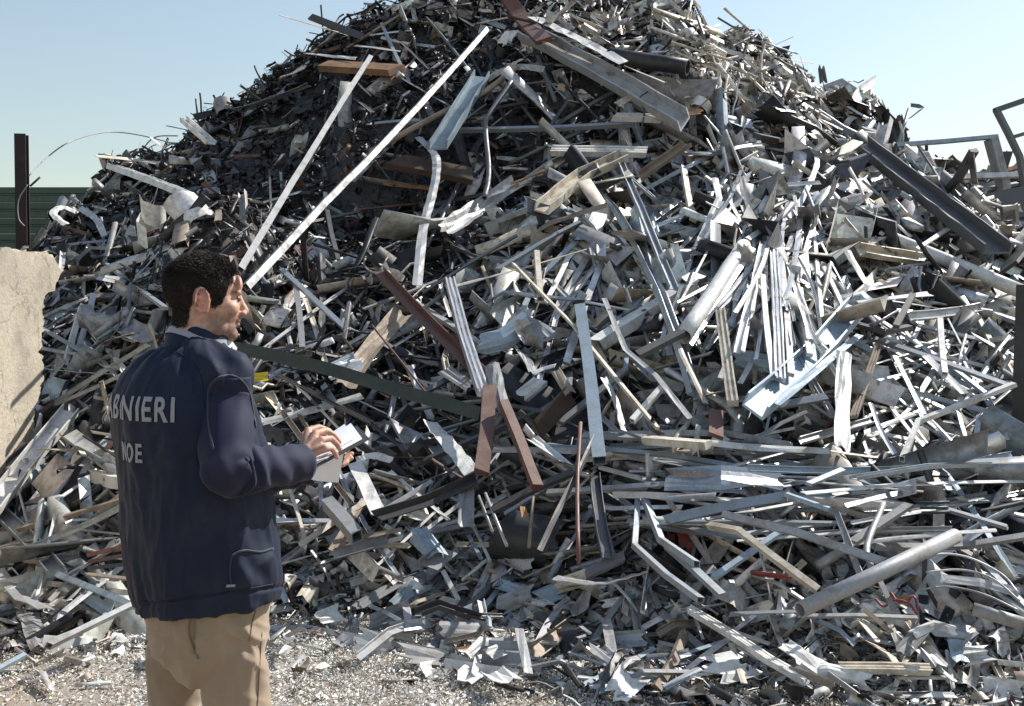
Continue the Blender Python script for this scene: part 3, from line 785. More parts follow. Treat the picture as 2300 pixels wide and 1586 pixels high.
HEROES = '''
channel|white|30|.38|250 378 415 440|thick white folded channel jutting left from the heap above the green fence|the thick white folded channel
flat|cream|13|.4|217 352 300 360 390 372|cream strip lying along the top of the white folded channel at far left
sheet|tan|14|.1|330 362 395 374|short tan plate tucked inside the white folded channel
channel|white|24|.3|412 270 474 324|short white channel pointing up left at the skyline beside the upright wire|the short white skyline channel
flat|white|12|.3|338 308 372 336|small white strip at the skyline left of the short white channel
flat|pale|28|.25|425 335 465 385 481 435 472 465|pale curved strip hanging down the dark left shoulder of the heap|the pale curved hanging strip|s
flat|tan|14|.25|485 450 490 495|small pinkish strip below the pale curved hanging strip
rod|dark|5|.0|440 222 446 282|thin dark wire standing upright on the left skyline
wire|grey|3|.0|65 395 110 350 165 315 240 297 310 303 400 325|long thin wire arching over the sky from the rusty post|the arching wire|s
wire|grey|3|.0|310 380 322 335 350 308 400 305|thin looped wire on the skyline over the folded channel||s
bar|steel|7|.0|562 199 655 203|dark bar poking left into the sky halfway up the left slope
bar|dark|6|.0|632 179 700 192|thin dark bar poking into the sky just above another on the left slope
bar|dark|6|.0|487 289 535 288|short dark bar poking left at the skyline right of the upright wire
sheet|galv|24|.4|535 246 615 222 695 190|slanted blue grey sheet along the left skyline|the slanted skyline sheet
flat|cream|9|.3|627 33 700 54 785 80|thin cream strip reaching farthest left into the sky near the top
plank|dark|16|.3|698 38 812 82|dark board jutting left beside the thin cream strip near the top|the dark jutting board
flat|white|10|.45|686 119 800 131|white strip jutting left above the brown wooden box board
plank|wood|50|.45|728 148 892 158|wide brown wooden board set edge on near the upper left skyline|the wide brown wooden board
tube|grey|14|.8|832 128 700 345 540 606|long grey pole leaning down the dark slope, the left of two|the left long pole|0
tube|grey|15|.85|1092 67 750 420 553 645|longest grey pole crossing the dark slope down to the officer's head|the longest pole|0
rod|tan|14|.45|831 342 985 258 1090 205 1160 150|brown curved pipe crossing the top end of the longest pole|the brown curved pipe|s
flat|pale|13|.45|1095 178 1130 158 1175 150 1222 156|pale curved strip at the upper end of the brown curved pipe||s
channel|blue|42|.55|1082 172 983 333|light blue channel standing steeply in the middle of the dark slope|the light blue channel
flat|pale|20|.55|940 307 976 346 980 388 970 440 951 512 937 640|long twisted pale strip hanging below the light blue channel|the long twisted pale strip|s
pipe|steel|11|.5|1149 183 1098 258 1091 293 1098 388 1088 445|bent dark grey pipe hanging right of the light blue channel|the bent dark hanging pipe|s
tube|galv|11|.35|1028 293 1230 287 1425 279|level grey tube across the dark slope right of the light blue channel|the level grey tube
profile|white|27|.45|1240 338 1452 342|white grooved window profile lying level in the middle of the slope|the white grooved profile
channel|pale|50|.35|1184 78 1370 180 1538 276|great pale channel slanting down right from near the top|the great pale channel
plank|brown|34|.45|1135 -14 1172 40 1222 92|wide rust brown bar bending over the top of the great pale channel|the rust brown top bar|s
flat|tan|15|.45|1215 90 1270 118 1330 142|brown strip continuing along the upper edge of the great pale channel
flat|white|26|.45|1196 38 1290 82 1400 140|wide white sheet strip shining above the great pale channel|the shining white strip|s
flat|white|18|.45|1405 148 1495 186|short white strip below the end of the shining white strip
pipe|black|36|.3|1366 124 1545 152|thick black pipe lying across the top right of the great pale channel|the thick black pipe
profile|white|25|.45|1378 263 1488 267|short thick white bar below the great pale channel|the short thick white bar
flat|cream|17|.45|1386 236 1420 216|small cream blade above the short thick white bar
wire|dark|4|.55|1440 292 1447 250 1436 222 1455 206|curled dark wire over the lower end of the great pale channel||s
plank|darkwood|50|.35|888 362 1060 396|dark wooden plank deep in the slope left of the white grooved profile|the dark wooden plank
plank|wood|26|.25|872 412 985 424|narrow brown plank just under the dark wooden plank
sheet|pale|40|.4|998 518 1080 462 1160 408|wide lilac grey sheet slanting below the dark wooden plank|the lilac grey sheet
sheet|orange|24|.42|1150 412 1222 384|orange brown plate at the upper end of the lilac grey sheet
channel|cream|42|.45|1216 474 1310 398 1403 354|cream beige channel slanting up to the white grooved profile|the cream beige channel
channel|galv|27|.5|1325 413 1378 470 1431 560 1480 660 1520 770 1556 890|long bent blue grey channel running down the middle|the long bent blue grey channel
channel|galv|20|.5|1392 364 1442 470 1477 560 1512 650|straighter blue grey channel beside the long bent one
channel|tan|25|.45|1438 399 1544 325|tan channel slanting up right of the cream beige channel|the tan channel
flat|galv|9|.4|1452 424 1545 375 1627 339 1726 325 1850 345 1970 384|long thin grey strip arching below the dark right shoulder|the arching grey strip|s
flat|galv|8|.35|1720 330 1820 352 1930 366|thin grey strip alongside the arching grey strip
flat|tan|30|.35|916 499 1010 501|short pinkish plate left of the lilac grey sheet
tube|white|15|.4|210 663 165 822|white tube leaning beside the concrete wall, the right of two|the white tube by the wall
tube|white|13|.4|184 688 146 824|white tube nearest the concrete wall end
bar|galv|12|.3|235 590 371 692|grey bar slanting down to the officer's collar from the left
flat|white|22|.3|222 622 282 632|small bright white plate behind the officer's head on the left
sheet|grey|46|.3|215 700 332 760|grey olive plate beside the officer's left shoulder|the grey olive plate
sheet|tan|42|.1|72 652 100 700 122 748|dark tan bent plate leaning on the broken wall end
tube|galv|11|.35|128 902 333 774|long thin tube slanting up to the officer's shoulder|the thin tube by the shoulder
tube|pale|9|.35|125 908 282 838|thinner pale tube just below the thin tube by the shoulder
flat|cream|8|.3|186 786 300 748|cream strip above the thin tube by the shoulder
channel|white|46|.4|-35 1165 158 925|big white beam leaning at the lower left edge|the big white leaning beam
channel|pale|38|.25|150 930 208 882|dull pale end piece at the top of the big white leaning beam
tube|galv|17|.4|262 968 105 1145|grey tube parallel to the big white leaning beam
tube|white|30|.3|198 1062 290 1086|short white box tube poking out left of the officer's back|the short white box tube
flat|galv|14|.4|-20 1262 130 1198 285 1132|long grey strip rising right across the lower left corner|the rising grey strip
bar|tan|17|.35|45 1188 285 1120|brown grey bar above the rising grey strip
channel|galv|38|.3|-10 1145 131 1290|wide grey channel slanting down right at the lower left edge|the wide grey channel
bar|blue|15|.3|128 1290 312 1366|blue grey bar pointing down right to the officer's hem
sheet|blue|44|.2|150 1312 250 1362|blue grey plate below the blue grey bar at the officer's hem|the blue grey hem plate
tube|pale|15|.3|308 1354 109 1451|pale tube rising right to the officer's trousers|the pale tube by the trousers
flat|pale|34|.3|-6 1278 50 1345 105 1366|pale bent strip at the left edge above the blue lower corner tube
sheet|pale|42|.2|58 1365 92 1452|pale upright plate left of the pale tube by the trousers
tube|blue|12|.3|-20 1512 54 1472|blue white tube in the bottom left corner|the corner tube
bar|rust|10|.3|195 1248 300 1222|rusty bar uppermost in the bundle behind the officer's back|the rusty bundle
bar|brown|10|.3|198 1262 300 1244|brown bar second from the top of the rusty bundle
bar|dark|10|.3|200 1276 302 1266|dark bar third from the top of the rusty bundle
bar|tan|9|.3|195 1290 305 1302|tan bar lowest in the bundle behind the officer's back
rod|tan|8|.03|10 1578 62 1540 100 1512|bent tan branch lying on the bare earth at bottom left||s
flat|cream|15|.5|812 546 873 612|cream upper end strip of the brown angle bar in the centre
angle|brown|26|.5|852 612 955 715 1090 852|long brown angle bar slanting down right through the centre|the long brown angle bar
wire|tan|5|.45|873 612 836 612 818 595 822 578|tan wire hook hanging at the top of the long brown angle bar||s
profile|alu|28|.55|1010 627 1040 745 1086 884|bright ribbed aluminium profile standing right of the brown angle bar|the bright ribbed profile
flat|alu|9|.5|989 640 1012 712|narrow bright strip left of the top of the bright ribbed profile
flat|cream|13|.5|1027 641 1170 603 1318 560|long cream strip rising right from the bright ribbed profile|the long cream strip
bar|galv|13|.45|1118 606 1251 526 1345 478|blue grey bar rising right above the long cream strip
bar|cream|10|.6|1152 592 1290 730 1477 962|long thin cream bar slanting down right across the centre|the long thin cream bar
tube|blue|31|.65|1303 690 1325 860 1347 1035|tall white blue box tube standing in the middle|the tall white blue tube
channel|steel|29|.5|1336 1072 1364 1252|grey channel standing directly below the tall white blue tube|the lower grey channel
tube|cream|14|.5|1205 567 1213 672|short cream tube standing above the long thin cream bar
sheet|blue|54|.45|1082 772 1130 758 1182 722|curved blue grey sheet in the centre right of the bright ribbed profile|the curved blue grey sheet
sheet|grey|48|.45|1180 722 1236 764|dark grey sheet joined to the right of the curved blue grey sheet
bar|green|33|.65|505 778 750 852 920 898 1080 930|long dark green beam reaching out right from the officer's chest|the dark green beam|0
rod|brown|5|.7|835 730 905 815 990 924|thin dark rod crossing over the dark green beam|the thin crossing rod
sheet|tan|46|.35|776 858 840 772 902 702|tan weathered board leaning above the dark green beam|the tan leaning board
sheet|pale|34|.45|998 830 1057 868|small lilac grey plate left of the foot of the bright ribbed profile
bar|steel|15|.4|952 882 1014 848|short dark grey bar beside the small lilac grey plate
sheet|grey|36|.6|1104 820 1124 912|upright grey plate above the two brown planks|the upright grey plate
bar|brown|36|.75|1098 872 1092 965 1081 1062|upright brown plank with a pale top end, the left of a pair|the left brown plank
bar|brown|27|.7|1130 902 1163 985 1207 1095|leaning brown plank, the right of a pair|the right brown plank
flat|white|38|.5|966 948 1010 1000 1062 1062|white pointed blade sheet left of the left brown plank|the white blade|s
sheet|white|30|.5|1195 985 1230 1008 1267 1036|ribbed white curved sheet right of the brown planks
flat|dark|12|.7|1338 978 1300 1066 1212 1236|dark narrow blade leaning left below the tall white blue tube|the dark narrow blade
rod|brown|10|.7|1304 950 1300 1262|upright red brown rod under the tall white blue tube|the red brown rod
plank|grey|28|.4|1340 978 1452 984|level grey board right of the foot of the tall white blue tube
flat|pale|14|.4|1105 1010 1250 1014 1440 1018|long level pale strip behind the brown planks
bar|cream|32|.55|1449 988 1592 1000|cream block end of a level beam on the right of centre|the cream block
flat|white|18|.5|1590 994 1720 1003 1862 1012|white level strip continuing right from the cream block|the white level strip
flat|cream|11|.5|1860 1012 1980 1026 2104 1042|thin cream strip continuing right from the white level strip
plank|brown|32|.55|1608 924 1608 980|small brown plate standing on the cream block beam|the small brown plate
sheet|grey|27|.4|1166 784 1200 838|grey plate below the curved blue grey sheet
flat|white|14|.45|1197 840 1220 828 1248 820|small bright folded strip right of the upright grey plate
sheet|tan|24|.4|1247 830 1281 884|small tan plate left of the tall white blue tube
sheet|galv|32|.4|1170 892 1216 854|grey plate right of the top of the right brown plank
plank|darkwood|42|.35|1208 964 1282 886|dark brown board behind the right brown plank
flat|pale|18|.45|1355 848 1382 900 1400 966|pale curved strip right of the tall white blue tube||s
tube|white|15|.45|1420 946 1491 866|short white tube slanting up above the cream block
bar|steel|25|.65|1435 797 1530 748|dark grey block bar lying across the blue grey channels|the dark block bar
tube|white|32|.5|1340 774 1450 708 1556 640|thick white box tube slanting up to the right of centre|the thick white box tube
tube|pale|34|.5|1534 645 1572 622|grey end piece at the top of the thick white box tube
flat|pale|13|.55|1357 670 1407 782 1474 839 1550 940|pale greenish bent strip crossing the thick white box tube
pipe|white|36|.6|1670 552 1602 655 1536 756|shiny white pipe at the left of the bright fan of bars|the shiny white pipe
tube|alu|17|.55|1687 562 1620 665 1547 776|slim aluminium tube along the right side of the shiny white pipe
profile|alu|24|.65|1737 562 1745 700 1752 852|ribbed aluminium profile hanging in the middle of the fan of bars|the ribbed fan profile
bar|alu|14|.65|1713 618 1737 850|aluminium bar left of the ribbed fan profile
bar|pale|15|.6|1755 588 1766 720 1776 842|pale bar right of the ribbed fan profile
channel|alu|17|.65|1713 548 1655 792|aluminium channel slanting left in the fan of bars
bar|white|10|.65|1700 600 1668 790|white bar close inside the slanting channel of the fan
flat|white|9|.7|1727 532 1652 702|thin white strip crossing the top of the fan of bars
flat|cream|9|.6|1760 612 1820 706|cream strip leaning right from the fan of bars
flat|alu|8|.6|1750 520 1822 762|long thin strip rightmost in the fan of bars
flat|white|26|.55|1690 422 1722 470 1745 520|wide white strip above the fan of bars
profile|cream|27|.65|1618 698 1632 800 1646 906|two ribbed cream profile standing left of the fan of bars|the two ribbed cream profile
channel|blue|62|.75|1926 690 1815 805 1692 922|great blue grey channel slanting down left on the right side|the great blue grey channel
flat|blue|17|.7|1932 752 1840 830 1745 908|blue grey flange strip below the great blue grey channel
flat|white|21|.7|1924 678 2000 670 2088 660|white strip running right from the top of the great blue grey channel|the white strip of the great channel
bar|dark|16|.75|2050 662 2012 734|short dark bar crossing the white strip of the great channel
bar|steel|18|.6|1908 724 1990 748 2044 734|dark bent bar below the short dark crossing bar
channel|pale|23|.55|2043 712 2214 688|pale green grey channel lying level at the right
pipe|white|30|.65|1864 478 2080 566 2300 657|long white shiny pipe slanting down to the right edge|the long white shiny pipe
channel|cream|34|.45|1928 563 2068 586|beige channel below the long white shiny pipe|the beige channel
flat|galv|8|.5|1832 520 1870 596 1914 677|thin grey strip leaning to the top of the great blue grey channel
flat|white|16|.5|1902 562 1948 640 1928 670|bent white strip below the beige channel end
sheet|white|37|.7|1896 790 1893 900 1891 1010|white upright plate right of the great blue grey channel|the white upright plate
profile|tan|17|.65|1972 780 1946 855 1917 936|brown grooved profile leaning beside the white upright plate
tube|white|13|.75|2279 863 2061 946 2026 1032|bent white tube with a sharp elbow at the right|the elbowed white tube
channel|grey|19|.6|1796 992 1880 966 1960 945|grey channel slanting across the foot of the white upright plate
bar|galv|19|.6|1690 922 1857 891|grey bar at the foot of the great blue grey channel
flat|grey|11|.55|1700 984 1755 950 1812 924|thin grey strip under the grey bar of the great channel
flat|galv|11|.5|1970 860 2100 892 2250 932|grey strip crossing level behind the elbowed white tube
bar|galv|15|.5|1960 760 2100 806 2280 872|long grey bar slanting down right above the elbowed white tube|the long right grey bar
flat|white|18|.55|2080 800 2120 840 2166 884|white shining strip crossing the long right grey bar
flat|white|14|.55|2005 920 2050 975 2102 1034|white strip leaning left below the elbowed white tube
flat|pale|9|.5|2080 932 2158 1014|thin pale strip below the elbow of the white tube
bar|galv|10|.5|2145 900 2178 1016|thin grey bar standing right below the elbowed white tube
flat|pale|11|.55|2199 932 2192 1030|short pale strip standing near the dark right post
flat|galv|9|.5|2064 1028 2228 976|thin grey strip rising right below the elbowed white tube
flat|galv|12|.5|2222 900 2262 990|grey strip leaning against the dark right post
tube|white|14|.55|2111 718 2122 842|upright white tube crossing the long right grey bar
flat|cream|15|.5|2072 770 2168 776|cream level strip behind the upright white tube at right
rod|pale|6|.5|2170 752 2148 828|thin pale rod leaning right of the upright white tube
flat|blue|20|.5|2184 750 2286 806|blue white strip slanting down to the dark right post
bar|galv|17|.5|2212 698 2296 727|grey bar at the right edge above the dark right post middle
channel|blue|17|.7|1680 1052 1980 1036 2273 1022|long level blue grey channel running to the dark right post|the long level blue grey channel
channel|galv|19|.75|1917 1076 2090 1052 2300 1046|level grey channel just below the long level blue grey channel
flat|white|17|.8|1805 1108 1994 1093 2300 1080|long white level strip at right below the blue grey channels|the long white level strip
sheet|blue|38|.45|1648 802 1730 818|pale blue plate behind the foot of the fan of bars|the pale blue plate
sheet|tan|26|.5|1565 892 1632 878|pinkish tan plate at the foot of the two ribbed cream profile
sheet|orange|20|.3|1536 256 1576 250|orange tan plate below the end of the great pale channel
sheet|blue|30|.3|1636 268 1692 278|blue grey plate on the bright right slope|the upper blue plate
sheet|galv|22|.3|1744 244 1782 248|lilac plate right of the upper blue plate
sheet|white|24|.25|1738 158 1786 148|white sheet uppermost of three on the right skyline slope|the upper white sheet
sheet|white|38|.3|1754 186 1792 206|crumpled white sheet below the upper white sheet
sheet|white|36|.3|1796 216 1834 216|crumpled white sheet lowest of three on the right skyline slope
flat|white|11|.1|1774 135 1826 142|white strip poking into the sky on the right slope
sheet|dark|24|.05|1852 185 1846 152|dark torn plate sticking up on the right skyline|the dark torn plate
sheet|dark|18|.05|1898 230 1918 206|second smaller dark plate sticking up lower on the right skyline
sheet|black|44|.05|1736 140 1762 112|black torn sheet sticking up on the upper right skyline
flat|white|14|.3|1904 238 1952 266|white blade below the second dark skyline plate
sheet|frost|32|.3|1936 292 1966 296|crumpled pale plastic on the dark right shoulder|the crumpled pale plastic
rod|galv|8|.2|2008 358 2026 300 2042 244|thin grey rod with a hooked top standing against the right sky|the hooked rod
flat|galv|9|.2|2043 266 2075 240 2046 236|grey hooked strip at the top of the hooked rod
flat|white|12|.5|1655 423 1750 416 1843 410|white level strip above the fan of bars|the upper white level strip
flat|white|12|.6|1833 340 1832 380 1783 477 1730 505 1680 536|long curved white strip swinging down to the fan of bars|the curved white strip|s
flat|white|15|.55|1606 400 1617 445 1563 562|white strip leaning left above the shiny white pipe
flat|white|13|.55|1622 452 1577 562|second white strip close beside the leaning one above the shiny white pipe
flat|white|15|.55|1686 477 1768 488|white flat plate on top of the fan of bars
bar|cream|15|.4|1535 376 1546 440 1557 496|striped cream bar standing left of the leaning white strips
flat|pale|11|.4|1640 390 1658 440 1681 496|pale strip hanging above the leaning white strips
rod|galv|7|.45|1810 424 1846 520|thin grey rod leaning right of the curved white strip
bar|cream|11|.65|2027 437 1980 525|cream bar crossing over the long white shiny pipe|the cream crossing bar
flat|galv|8|.55|2022 487 2090 523 2152 562|thin grey strip above the long white shiny pipe
bar|green|9|.4|1880 406 2002 471|thin green bar above the cream crossing bar
flat|galv|13|.4|1884 476 1996 470|grey level strip left of the cream crossing bar
bar|steel|13|.15|925 0 990 18 1060 42|grey bar crossing the top left crest of the heap|the crest bar
flat|blue|10|.2|1076 40 1136 62|short blue strip right of the crest bar
flat|white|13|.2|1056 34 1080 40|tiny white plate between the crest bar and the blue strip
rod|galv|5|.0|817 8 870 14 935 25|thin rod poking left into the sky at the top left crest
rod|tan|7|.25|778 108 850 62 902 32|thin brown rod rising along the top left crest
flat|white|7|.25|830 79 925 68|thin white strip below the top left crest
flat|white|9|.25|856 84 918 98|short white strip just under the thin white crest strip
flat|white|11|.3|798 103 897 116|white strip above the right end of the wide brown wooden board
flat|white|34|.6|797 1040 825 1098 853 1158|broad white strip leaning right of the clipboard|the broad white strip
flat|white|17|.6|800 1034 838 1024 880 1034|arched white strip above the broad white strip||s
tube|grey|32|.5|736 1130 802 1206|grey box tube lying below the clipboard|the grey box tube
angle|dark|28|.6|850 1164 960 1122 1072 1079|dark angle bar rising right from the broad white strip|the dark angle bar
flat|pale|11|.5|868 1142 970 1080|pale strip above the dark angle bar
sheet|grey|34|.6|1049 1094 1045 1184|upright grey plate hanging below the dark angle bar end|the hanging grey plate
bar|dark|20|.5|1105 1148 1200 1102 1288 1060|dark bar rising right below the right brown plank
flat|tan|10|.35|748 1218 820 1205 902 1190|long tan strip below the grey box tube
channel|grey|27|.3|750 1246 870 1212|grey olive channel beside the officer's pocket|the grey olive channel
sheet|blue|50|.4|932 1190 985 1248|ribbed blue white plate low in the centre|the ribbed blue white plate
angle|grey|42|.35|962 1274 1007 1236|grey angle piece right of the ribbed blue white plate
sheet|grey|40|.15|800 1362 860 1328 917 1296|grey wedge shaped sheet on the foot of the heap near the officer|the grey wedge sheet
sheet|blue|28|.15|884 1362 926 1322|small blue grey sheet right of the grey wedge sheet
rod|pale|7|.5|1075 1114 1107 1196|thin pale rod leftmost of three under the brown planks|the three thin rods
rod|pale|8|.5|1090 1108 1138 1226|thin pale rod in the middle of three under the brown planks
rod|pale|8|.45|1060 1174 1101 1260|thin pale rod lowest of three under the brown planks
sheet|orange|16|.5|1174 1138 1180 1162|small orange scrap hanging under the right brown plank
rod|tan|8|.5|1199 1112 1188 1230|tan upright rod right of the small orange scrap
sheet|frost|46|.25|1124 1244 1192 1268|crumpled pale foil on the foot of the heap in the centre|the crumpled pale foil
flat|pale|24|.3|1245 1298 1350 1309 1452 1284|curved pale strip on the foot right of the crumpled pale foil|the curved pale foot strip|s
bar|steel|26|.45|1316 1290 1402 1250|dark bar with a white end above the curved pale foot strip
tube|galv|15|.6|1433 1116 1428 1218 1500 1283 1574 1348|bent grey frame tube with its upright on the left|the left bent frame tube
tube|galv|16|.6|1448 1122 1485 1213 1565 1268|bent grey frame tube beside the left bent frame tube
bar|pale|17|.6|1380 1112 1460 1112 1556 1118|level pale bar over the tops of the bent frame tubes
sheet|black|58|.1|1028 1432 1062 1408 1098 1378|dark bent sheet on the strewn foot in the centre|the dark foot sheet
sheet|frost|72|.1|1106 1392 1145 1436 1180 1482|large dusty clear sheet on the strewn foot|the dusty clear sheet
bar|galv|15|.12|600 1412 690 1410 990 1464 1136 1518|long thin bar lying on the turnings right of the officer's trousers|the long bar on the turnings
flat|white|22|.05|958 1516 1078 1504|white strip on the ground below the long bar on the turnings
sheet|orange|24|.1|1028 1466 1066 1460|orange tan lump left of the dusty clear sheet
sheet|blue|32|.15|1198 1424 1258 1398|light blue plate right of the dusty clear sheet|the light blue foot plate
channel|tan|40|.15|1184 1478 1284 1404|dusty channel below the light blue foot plate
sheet|white|34|.08|1328 1548 1416 1524|white plate on the ground at the bottom centre|the bottom white plate
flat|white|16|.1|1352 1518 1402 1494|short white strip above the bottom white plate
bar|tan|24|.15|1474 1546 1538 1420|tan bar leaning at the bottom right of centre|the tan leaning bar
pipe|grey|36|.65|1797 1370 1970 1288 2148 1203|thick grey pipe lying across the lower right|the thick grey pipe
tube|pale|19|.6|1626 1156 1793 1192 1990 1264|long kinked pale tube above the thick grey pipe|the long kinked tube
tube|cream|17|.65|1594 1181 1662 1192 1840 1328|cream tube bending down to the left end of the thick grey pipe
bar|blue|17|.55|1602 1298 1748 1198|blue grey bar crossing under the cream bending tube
bar|galv|22|.55|1498 1226 1622 1338|grey bar slanting down right beside the bent frame tubes
flat|pale|15|.6|1862 1144 1881 1154 1932 1290|pale strip standing on the middle of the thick grey pipe
rod|pale|15|.55|1984 1132 1948 1224 1956 1274|pale bent rod above the middle of the thick grey pipe||s
bar|grey|21|.5|1916 1218 2042 1134|grey bar rising right above the thick grey pipe
bar|blue|18|.65|1764 1110 1862 1144|blue bar slanting down from the long white level strip
bar|galv|25|.6|1498 1168 1630 1140 1770 1114|grey bar rising right to the long white level strip
flat|pale|15|.65|1498 1120 1608 1110|short pale strip right of the level bar over the bent frames
sheet|mirror|58|.5|1490 1078 1620 1072 1752 1078|polished steel sheet with tan reflections under the cream block|the polished steel sheet
bar|galv|15|.7|1816 1088 1892 1056|grey bar beneath the level blue grey channels at right
rod|green|7|.5|2064 1130 2132 1128|green rod uppermost of three at the lower right|the three green rods
rod|green|7|.5|2066 1141 2130 1140|green rod in the middle of three at the lower right
rod|green|7|.5|2070 1152 2134 1150|green rod lowest of three at the lower right
wire|pale|5|.5|2072 1254 2120 1244 2180 1254 2250 1290 2287 1332|pale bent wire uppermost of three at the lower right edge|the pale bent wires|s
wire|pale|5|.5|2080 1285 2160 1280 2230 1300 2290 1350|pale bent wire in the middle of three at the lower right edge||s
wire|pale|5|.5|2060 1325 2130 1318 2210 1335 2290 1372|pale bent wire lowest of three at the lower right edge||s
flat|pale|22|.45|2118 1300 2200 1308 2287 1330|wide grey band behind the pale bent wires
pipe|pale|30|.4|2186 1368 2300 1402|pale pipe end at the lower right edge|the pale pipe end
wire|red|6|.45|1966 1345 1985 1362 2010 1348 2040 1355 2060 1380|red cable tangled below the thick grey pipe|the red cable|s
wire|red|6|.45|2000 1330 2020 1352 2052 1340 2062 1372|second red cable looping right of the first||s
profile|white|26|.25|1548 1368 1640 1424 1728 1482 1812 1530|long white profile lying down right across the foot|the long white foot profile
flat|white|15|.2|1646 1446 1730 1492 1808 1536|white strip along the lower side of the long white foot profile
sheet|white|58|.2|1764 1446 1805 1470 1852 1500|large white sheet at the end of the long white foot profile|the large white foot sheet
sheet|white|44|.18|1790 1512 1860 1508 1952 1528|second white sheet below the large white foot sheet
profile|cream|29|.2|1888 1500 1990 1500 2088 1504|cream level plank on the foot at lower right|the cream foot plank
flat|white|16|.12|2008 1562 2080 1560 2148 1562|white strip on the ground at the bottom right|the bottom right white strip
bar|white|10|.15|2018 1522 2138 1522|thin white bar under the cream foot plank
sheet|white|62|.1|2204 1540 2250 1556 2300 1566|white triangular sheet in the bottom right corner|the corner white sheet
sheet|pale|46|.2|2170 1474 2224 1466|crumpled grey sheet above the corner white sheet
sheet|pale|40|.2|2086 1466 2112 1500|torn pale sheet right of the cream foot plank
sheet|white|26|.35|2050 1424 2100 1402 2146 1416|arched white sheet below the red cables|the arched white sheet
sheet|tan|34|.2|1622 1498 1646 1450|brown folded sheet below the long white foot profile
flat|cream|14|.22|1642 1446 1656 1490 1672 1536|cream strip beside the brown folded sheet
sheet|orange|40|.05|1552 1572 1612 1578|orange tan lump on the ground at the bottom edge
bar|tan|11|.4|1940 1368 2002 1420|tan bar slanting below the thick grey pipe
flat|cream|13|.35|1930 1394 1972 1442|cream strip left of the arched white sheet
bar|pale|13|.5|1976 1304 2009 1374|pale bar hanging under the thick grey pipe beside the red cable
flat|grey|14|.4|1638 1380 1796 1374|grey level strip at the left end of the thick grey pipe
bar|grey|12|.35|1800 1384 2060 1388|long level grey bar below the thick grey pipe
flat|alu|8|.6|1590 520 1640 440 1668 372|thin bright strip rising left out of the fan of bars
bar|white|9|.7|1742 480 1700 640 1690 700|thin white bar crossing the head of the fan of bars
flat|pale|10|.6|1730 545 1610 690|thin pale strip crossing the slim aluminium tube
bar|alu|11|.55|1560 560 1500 720 1478 790|bright bar left of the shiny white pipe
flat|cream|12|.6|1465 640 1530 800 1585 905|cream strip right of the long bent blue grey channel
bar|pale|11|.6|1850 600 1905 720|pale bar left of the top of the great blue grey channel
bar|alu|12|.55|2100 600 2190 660|bright bar below the long white shiny pipe near its lower end
flat|alu|11|.6|1955 905 2010 1020|bright strip right of the foot of the white upright plate
flat|galv|12|.55|2010 800 2075 930|grey strip crossing above the elbow of the white tube
flat|pale|10|.55|2130 1000 2010 1040|pale strip under the elbowed white tube
bar|white|10|.55|2060 560 2180 480|thin white bar rising over the long white shiny pipe
flat|alu|10|.5|1450 520 1560 470|bright thin strip crossing the straighter blue grey channel
flat|white|16|.3|150 505 120 480 140 465 175 478|curled white strip above the wall at the left shoulder||s
flat|pale|14|.3|180 468 215 492 235 530|curved pale strip right of the curled white strip||s
flat|pale|12|.25|100 560 170 548 240 540|level pale strip over the top of the concrete wall
sheet|grey|34|.25|160 600 215 575 262 578|dark curved sheet beside the top of the concrete wall
bar|steel|14|.2|2040 452 2150 440 2300 410|dark bar crossing level behind the cream crossing bar at right
bar|dark|11|.2|2110 505 2200 470 2300 452|dark bar rising right above the black tilted plate
bar|dark|22|.3|2095 470 2150 400 2188 338|heavy dark bar leaning up right before the bent grey frame
plank|dark|24|.3|2200 455 2245 395 2262 340|heavy dark board leaning beside the wide post of the bent frame
bar|rust|12|.25|2120 425 2200 400 2300 372|long rusty bar rising right behind the heavy leaning bars
channel|steel|24|.3|2170 490 2240 478 2300 480|dark channel lying level under the heavy leaning board
rod|rust|9|.15|2150 435 2230 428 2300 436|rusty rod under the bent grey frame at the right skyline
flat|pale|10|.15|2140 412 2210 424 2300 418|pale strip just under the lowest rail of the bent grey frame
bar|dark|14|.15|2180 345 2195 430|dark upright stub behind the lowest rail of the bent grey frame
flat|white|12|.2|2185 465 2196 520|short white strip below the bent grey frame
bar|dark|22|.25|1700 306 1920 362|dark bar across the dark right shoulder of the heap|the dark shoulder bar
plank|darkwood|34|.25|1730 318 1840 305|dark curved board above the dark shoulder bar
bar|galv|9|.1|640 205 590 232 545 262|grey bar along the left skyline under the slanted skyline sheet
bar|steel|8|.05|610 212 575 178|dark short bar sticking up left on the left slope skyline
flat|dark|12|.05|760 92 700 108|dark strip poking left below the thin cream strip near the top
rod|dark|5|.05|606 205 608 168|very thin upright wire on the left skyline below the dark bars
rod|dark|5|.05|1612 40 1650 62 1695 68|thin dark rod poking out right of the heap top
rod|steel|5|.05|1670 104 1712 70|thin rod sticking up on the upper right skyline
channel|steel|54|1.0|1934 326 2090 445 2240 566|wide dark steel beam slanting down right below the hooked rod|the wide dark beam
sheet|yellow|24|.55|562 850 598 848|small yellow plastic scrap beside the officer's sleeve|the yellow scrap
sheet|galv|40|.5|735 838 800 810|blue grey sheet behind the dark green beam
'''

